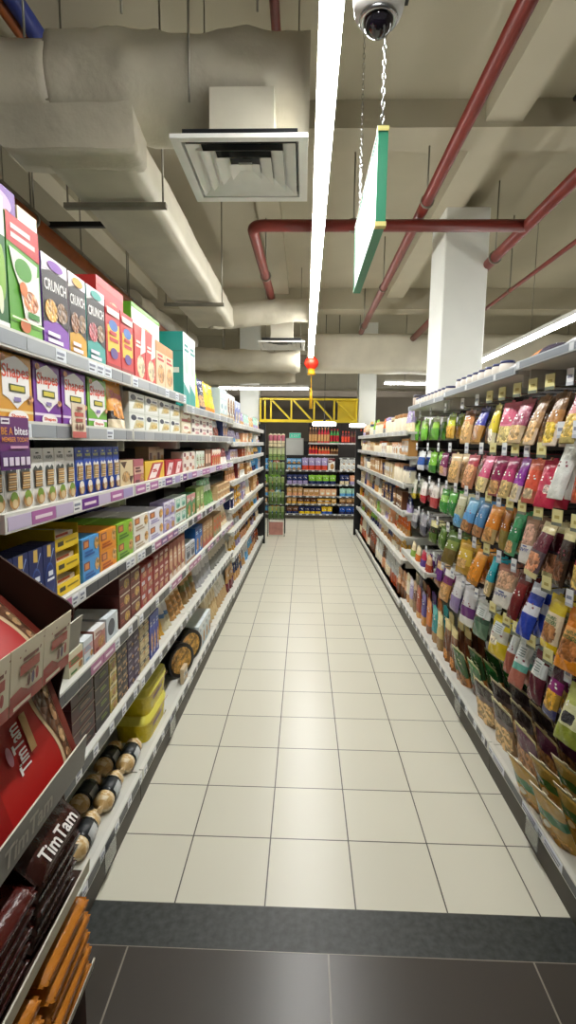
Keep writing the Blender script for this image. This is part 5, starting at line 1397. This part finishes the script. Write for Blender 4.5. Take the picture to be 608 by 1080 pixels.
strip_light('added unseen strip light brightening the hall far behind the truss', (-2.5, 14.9, 3.62), (3.5, 14.9, 3.62), .09, tube_side, (.6, 5.0))  # unseen lamp added to brighten the dark area behind the truss
pipe('short red pipe above the near duct', [(-.2, .8, 3.9), (-.2, 4.3, 3.9)], .028, redpipe, hang=[(-.2, 2.3, 3.9)])
pipe('dark blue pipe above the duct at upper left', [(-1.6, 1.0, 3.84), (-1.57, 4.3, 3.84)], .05, bluepipe, 'water_pipe', hang=[(-1.58, 2.4, 3.84)])
pipe('orange pipe beside the dark blue pipe at upper left', [(-1.69, 1.0, 3.84), (-1.66, 4.3, 3.84)], .034, orangepipe, 'gas_pipe')
pipe('orange pipe seen above boxes on top left shelf', [(-2.1, 2.5, 3.2), (-2.24, 10.5, 3.2)], .05, orangepipe, 'gas_pipe', hang=[(-2.13, 4.2, 3.2), (-2.18, 6.6, 3.2)])
pipe('thin grey conduit running away over left shelving', [(-2.1, 2.0, 3.3), (-2.25, 9.0, 3.3)], .016, greypipe, 'conduit', hang=[(-2.13, 3.6, 3.3), (-2.17, 5.2, 3.3), (-2.2, 6.6, 3.3)])
pipe('thin dark cable along the ceiling at right', [(2.02, 1.8, 4.08), (1.98, 4.3, 4.08)], .02, blackm, 'cable')
o = empty('cable_rack', 'dark crossbar rack hanging above the left shelving', 'rack', (-2.4, 4.54, 3.3))
m = MB(); m.box(0, .9, -.02, .02, -.02, .02); part('crossbar', m, blackm, o)
for x in (.12, .8):
    m = MB(); m.tube([(x, 0, .02), (x, 0, CZ - 3.3)], .007); part('hanger_rod', m, greypipe, o)

# yellow truss between the far columns
tr = empty('truss', 'yellow steel truss spanning between the far columns', 'truss', (-1.0, 11.6, 2.0))
TL, TH = 2.17, .47
def bar(name, a, b, t=.035, d=.06):
    a, b = Vector(a), Vector(b); dv = (b - a); L = dv.length; u = dv / L; n = Vector((-u.z, 0, u.x))
    m = MB(); P = []
    for y in (-d / 2, d / 2):
        for s, e in ((a, -1), (b, -1), (b, 1), (a, 1)):
            q = s + n * t / 2 * e; P.append((q.x, y, q.z))
    m.v = P
    for f in ((0, 1, 2, 3), (7, 6, 5, 4), (0, 4, 5, 1), (1, 5, 6, 2), (2, 6, 7, 3), (3, 7, 4, 0)):
        m.f.append(f); m.c.append('yellow'); m.m.append(0); m.s.append(False)
    return part(name, m, yellowp, tr)
bar('top_chord', (0, 0, TH), (TL, 0, TH), .04, .09); bar('bottom_chord', (0, 0, 0), (TL, 0, 0), .06, .09)
xs = [.12, .25, .72, 1.2, 1.3, 1.68, 2.13]
for x in (.02, .12, .25, .70, 1.2, 1.64, 2.13): bar('upright', (x, 0, .02), (x, 0, TH - .01))
for a, b in ((.27, .68), (.74, 1.14), (1.22, 1.6), (1.68, 2.1)): bar('diagonal', (a, 0, TH - .02), (b, 0, .03))
m = MB(); m.box(1.72, 2.16, .06, .08, .02, TH - .01); part('yellow_panel', m, yellowp, tr)

# far wall details
ex = empty('exit_sign', 'small lit green exit sign on the far wall', 'sign', (-.23, 12.585, 1.69))
m = MB(); m.box(-.14, .14, 0, .03, -.06, .07); part('sign_box', m, whitep, ex)
m = MB(); m.box(-.13, .13, -.002, 0, -.05, .06); part('lit_face', m, exitm, ex)
m = MB(); f = Face(m, .26, .11, -.003); f.p = lambda u, v: (-.13 + .26 * u, -.0032, -.05 + .11 * v); f.txt('EXIT', .36, .25, .92, .75, 'f6fffa'); f.ell(.18, .66, .04, .1, 'f6fffa'); f.pol([(.1, .2), (.16, .55), (.24, .55), (.28, .2), (.2, .35)], 'f6fffa')
part('lettering', m, None, ex, [whitep] * 4)
lp = empty('pendant_lamp', 'white drum lamp hanging before the sauce shelves', 'lamp', (.385, 10.42, 1.86))
m = MB(); m.lathe([(.0005, 0), (.22, 0), (.235, .012), (.235, .06), (.22, .075), (.0005, .075)], 24); part('shade', m, tube_weak, lp)
m = MB(); m.tube([(0, 0, .075), (0, 0, CZ - 1.86)], .005); m.lathe([(.02, .075), (.02, .12)], 10); part('cord', m, blackm, lp)
lp2 = empty('pendant_lamp', 'white drum lamp beside the right end frame', 'lamp', (1.04, 10.42, 1.84))
m = MB(); m.lathe([(.0005, 0), (.15, 0), (.16, .012), (.16, .05), (.15, .065), (.0005, .065)], 24); part('shade', m, tube_weak, lp2)
m = MB(); m.tube([(0, 0, .065), (0, 0, CZ - 1.84)], .005); part('cord', m, blackm, lp2)
fz = empty('fridge_cabinet', 'grey cabinet standing against the far wall below exit sign', 'cabinet', (-.62, 11.95, 0))
m = MB(); m.box(0, .6, 0, .55, 0, 1.63); part('body', m, mat('grey_enamel', .4, .4, rgb=C('b5b4ae'), vary=(4, .92, 1.04)), fz)
m = MB(); m.box(.02, .58, -.02, 0, .1, 1.2); part('door', m, whitep, fz)
m = MB(); m.box(.5, .53, -.05, -.02, .6, .95); part('handle', m, chrome, fz)
m = MB(); m.box(.02, .58, -.02, 0, 1.22, 1.6); part('header_panel', m, mat('pale_header', .4, .4, rgb=C('c6c6c0'), vary=(4, .92, 1.04)), fz)
dc = empty('dark_cabinet', 'dark cabinet beside the grey one under exit sign', 'cabinet', (-.01, 11.95, 0))
m = MB(); m.box(0, .2, 0, .5, .0, 1.56); part('body', m, darkpanel, dc)
m = MB(); m.box(.008, .096, -.02, 0, .05, 1.5); part('door', m, blackm, dc)
m = MB(); m.box(.104, .192, -.02, 0, .05, 1.5); part('door', m, blackm, dc)

# green wire rack of seaweed packs beside the end panel
rk = empty('wire_rack', 'black wire rack of green packs after left shelving', 'rack', (-.58, 8.35, 0))
RWD = .27
for x in (0, RWD):
    for y in (0, .3):
        m = MB(); m.tube([(x, y, 0), (x, y, 1.62)], .006); part('post', m, blackm, rk)
RZ = [.28, .52, .76, 1.0, 1.24, 1.45]
for z in RZ:
    m = MB()
    m.tube([(0, 0, z), (RWD, 0, z)], .004); m.tube([(0, .3, z), (RWD, .3, z)], .004); m.tube([(0, 0, z + .06), (RWD, 0, z + .06)], .003)
    for q in range(5): m.tube([(RWD * (q + .5) / 5, 0, z), (RWD * (q + .5) / 5, .3, z)], .003)
    part('wire_shelf', m, blackm, rk)
m = MB(); m.box(.02, RWD - .02, -.006, -.002, .03, .24); f = Face(m, .2, .2, -.0062); f.p = lambda u, v: (.04 + .19 * u, -.0066, .04 + .19 * v); f.ell(.5, .5, .3, .3, 'tomato'); part('base_card', m, None, rk, [mat('rose_card', .5, .3, rgb=C('b88478'), vary=(12, .8, 1.1))] * 4)
sp_ = [pouch('seaweed_pouch', .062, .19, .03, z, None, stand=True, header=hd) for z, hd in ((Z(0, '55703a', .6, '8a9f5f'), 'a9b98a'), (Z(0, '7f9a55', .5, 'c3cb95'), 'dcdcb0'), (Z(0, 'd9c9a0', .5, 'b0586a'), 'e0d6b0'))]
RL = ['lowest', 'second', 'third', 'fourth', 'fifth', 'top']
for k, z in enumerate(RZ):
    for i in range(4):
        o = build(sp_[0 if k < 4 else (1 if k == 4 else 2)], (-.58 + .035 + .067 * i, 8.39, z + .006), (R(-3), 0, 0))
        tag(o, '%s %s seaweed pouch on %s tier of wire rack' % (('leftmost', 'second from left', 'third from left', 'rightmost')[i], ('dark green', 'pale green', 'cream and rose')[max(0, k - 3)], RL[k]), 'pouch', 'seaweed pouches on the %s tier' % RL[k])
# clear dividers at the lips of bottom shelves
for i, y in enumerate((1.62, 2.45)):
    m = MB(); m.box(-.003, 0.0, -.05, .05, 0, .07, 'white')
    o = link('price_holder', m.mesh('price_holder', [clearm]), None, (xl(y) + .008, y, .055), (0, 0, -.01)); tag(o, '%s clear plastic price holder on bottom left shelf lip' % ('nearer', 'farther')[i], 'price holder')
for i, y in enumerate((1.78, 2.72)):
    m = MB(); m.box(0, .003, -.05, .05, 0, .07, 'white')
    o = link('price_holder', m.mesh('price_holder', [clearm]), None, (XR - .012, y, .055)); tag(o, '%s clear plastic price holder on bottom right shelf lip' % ('nearer', 'farther')[i], 'price holder')
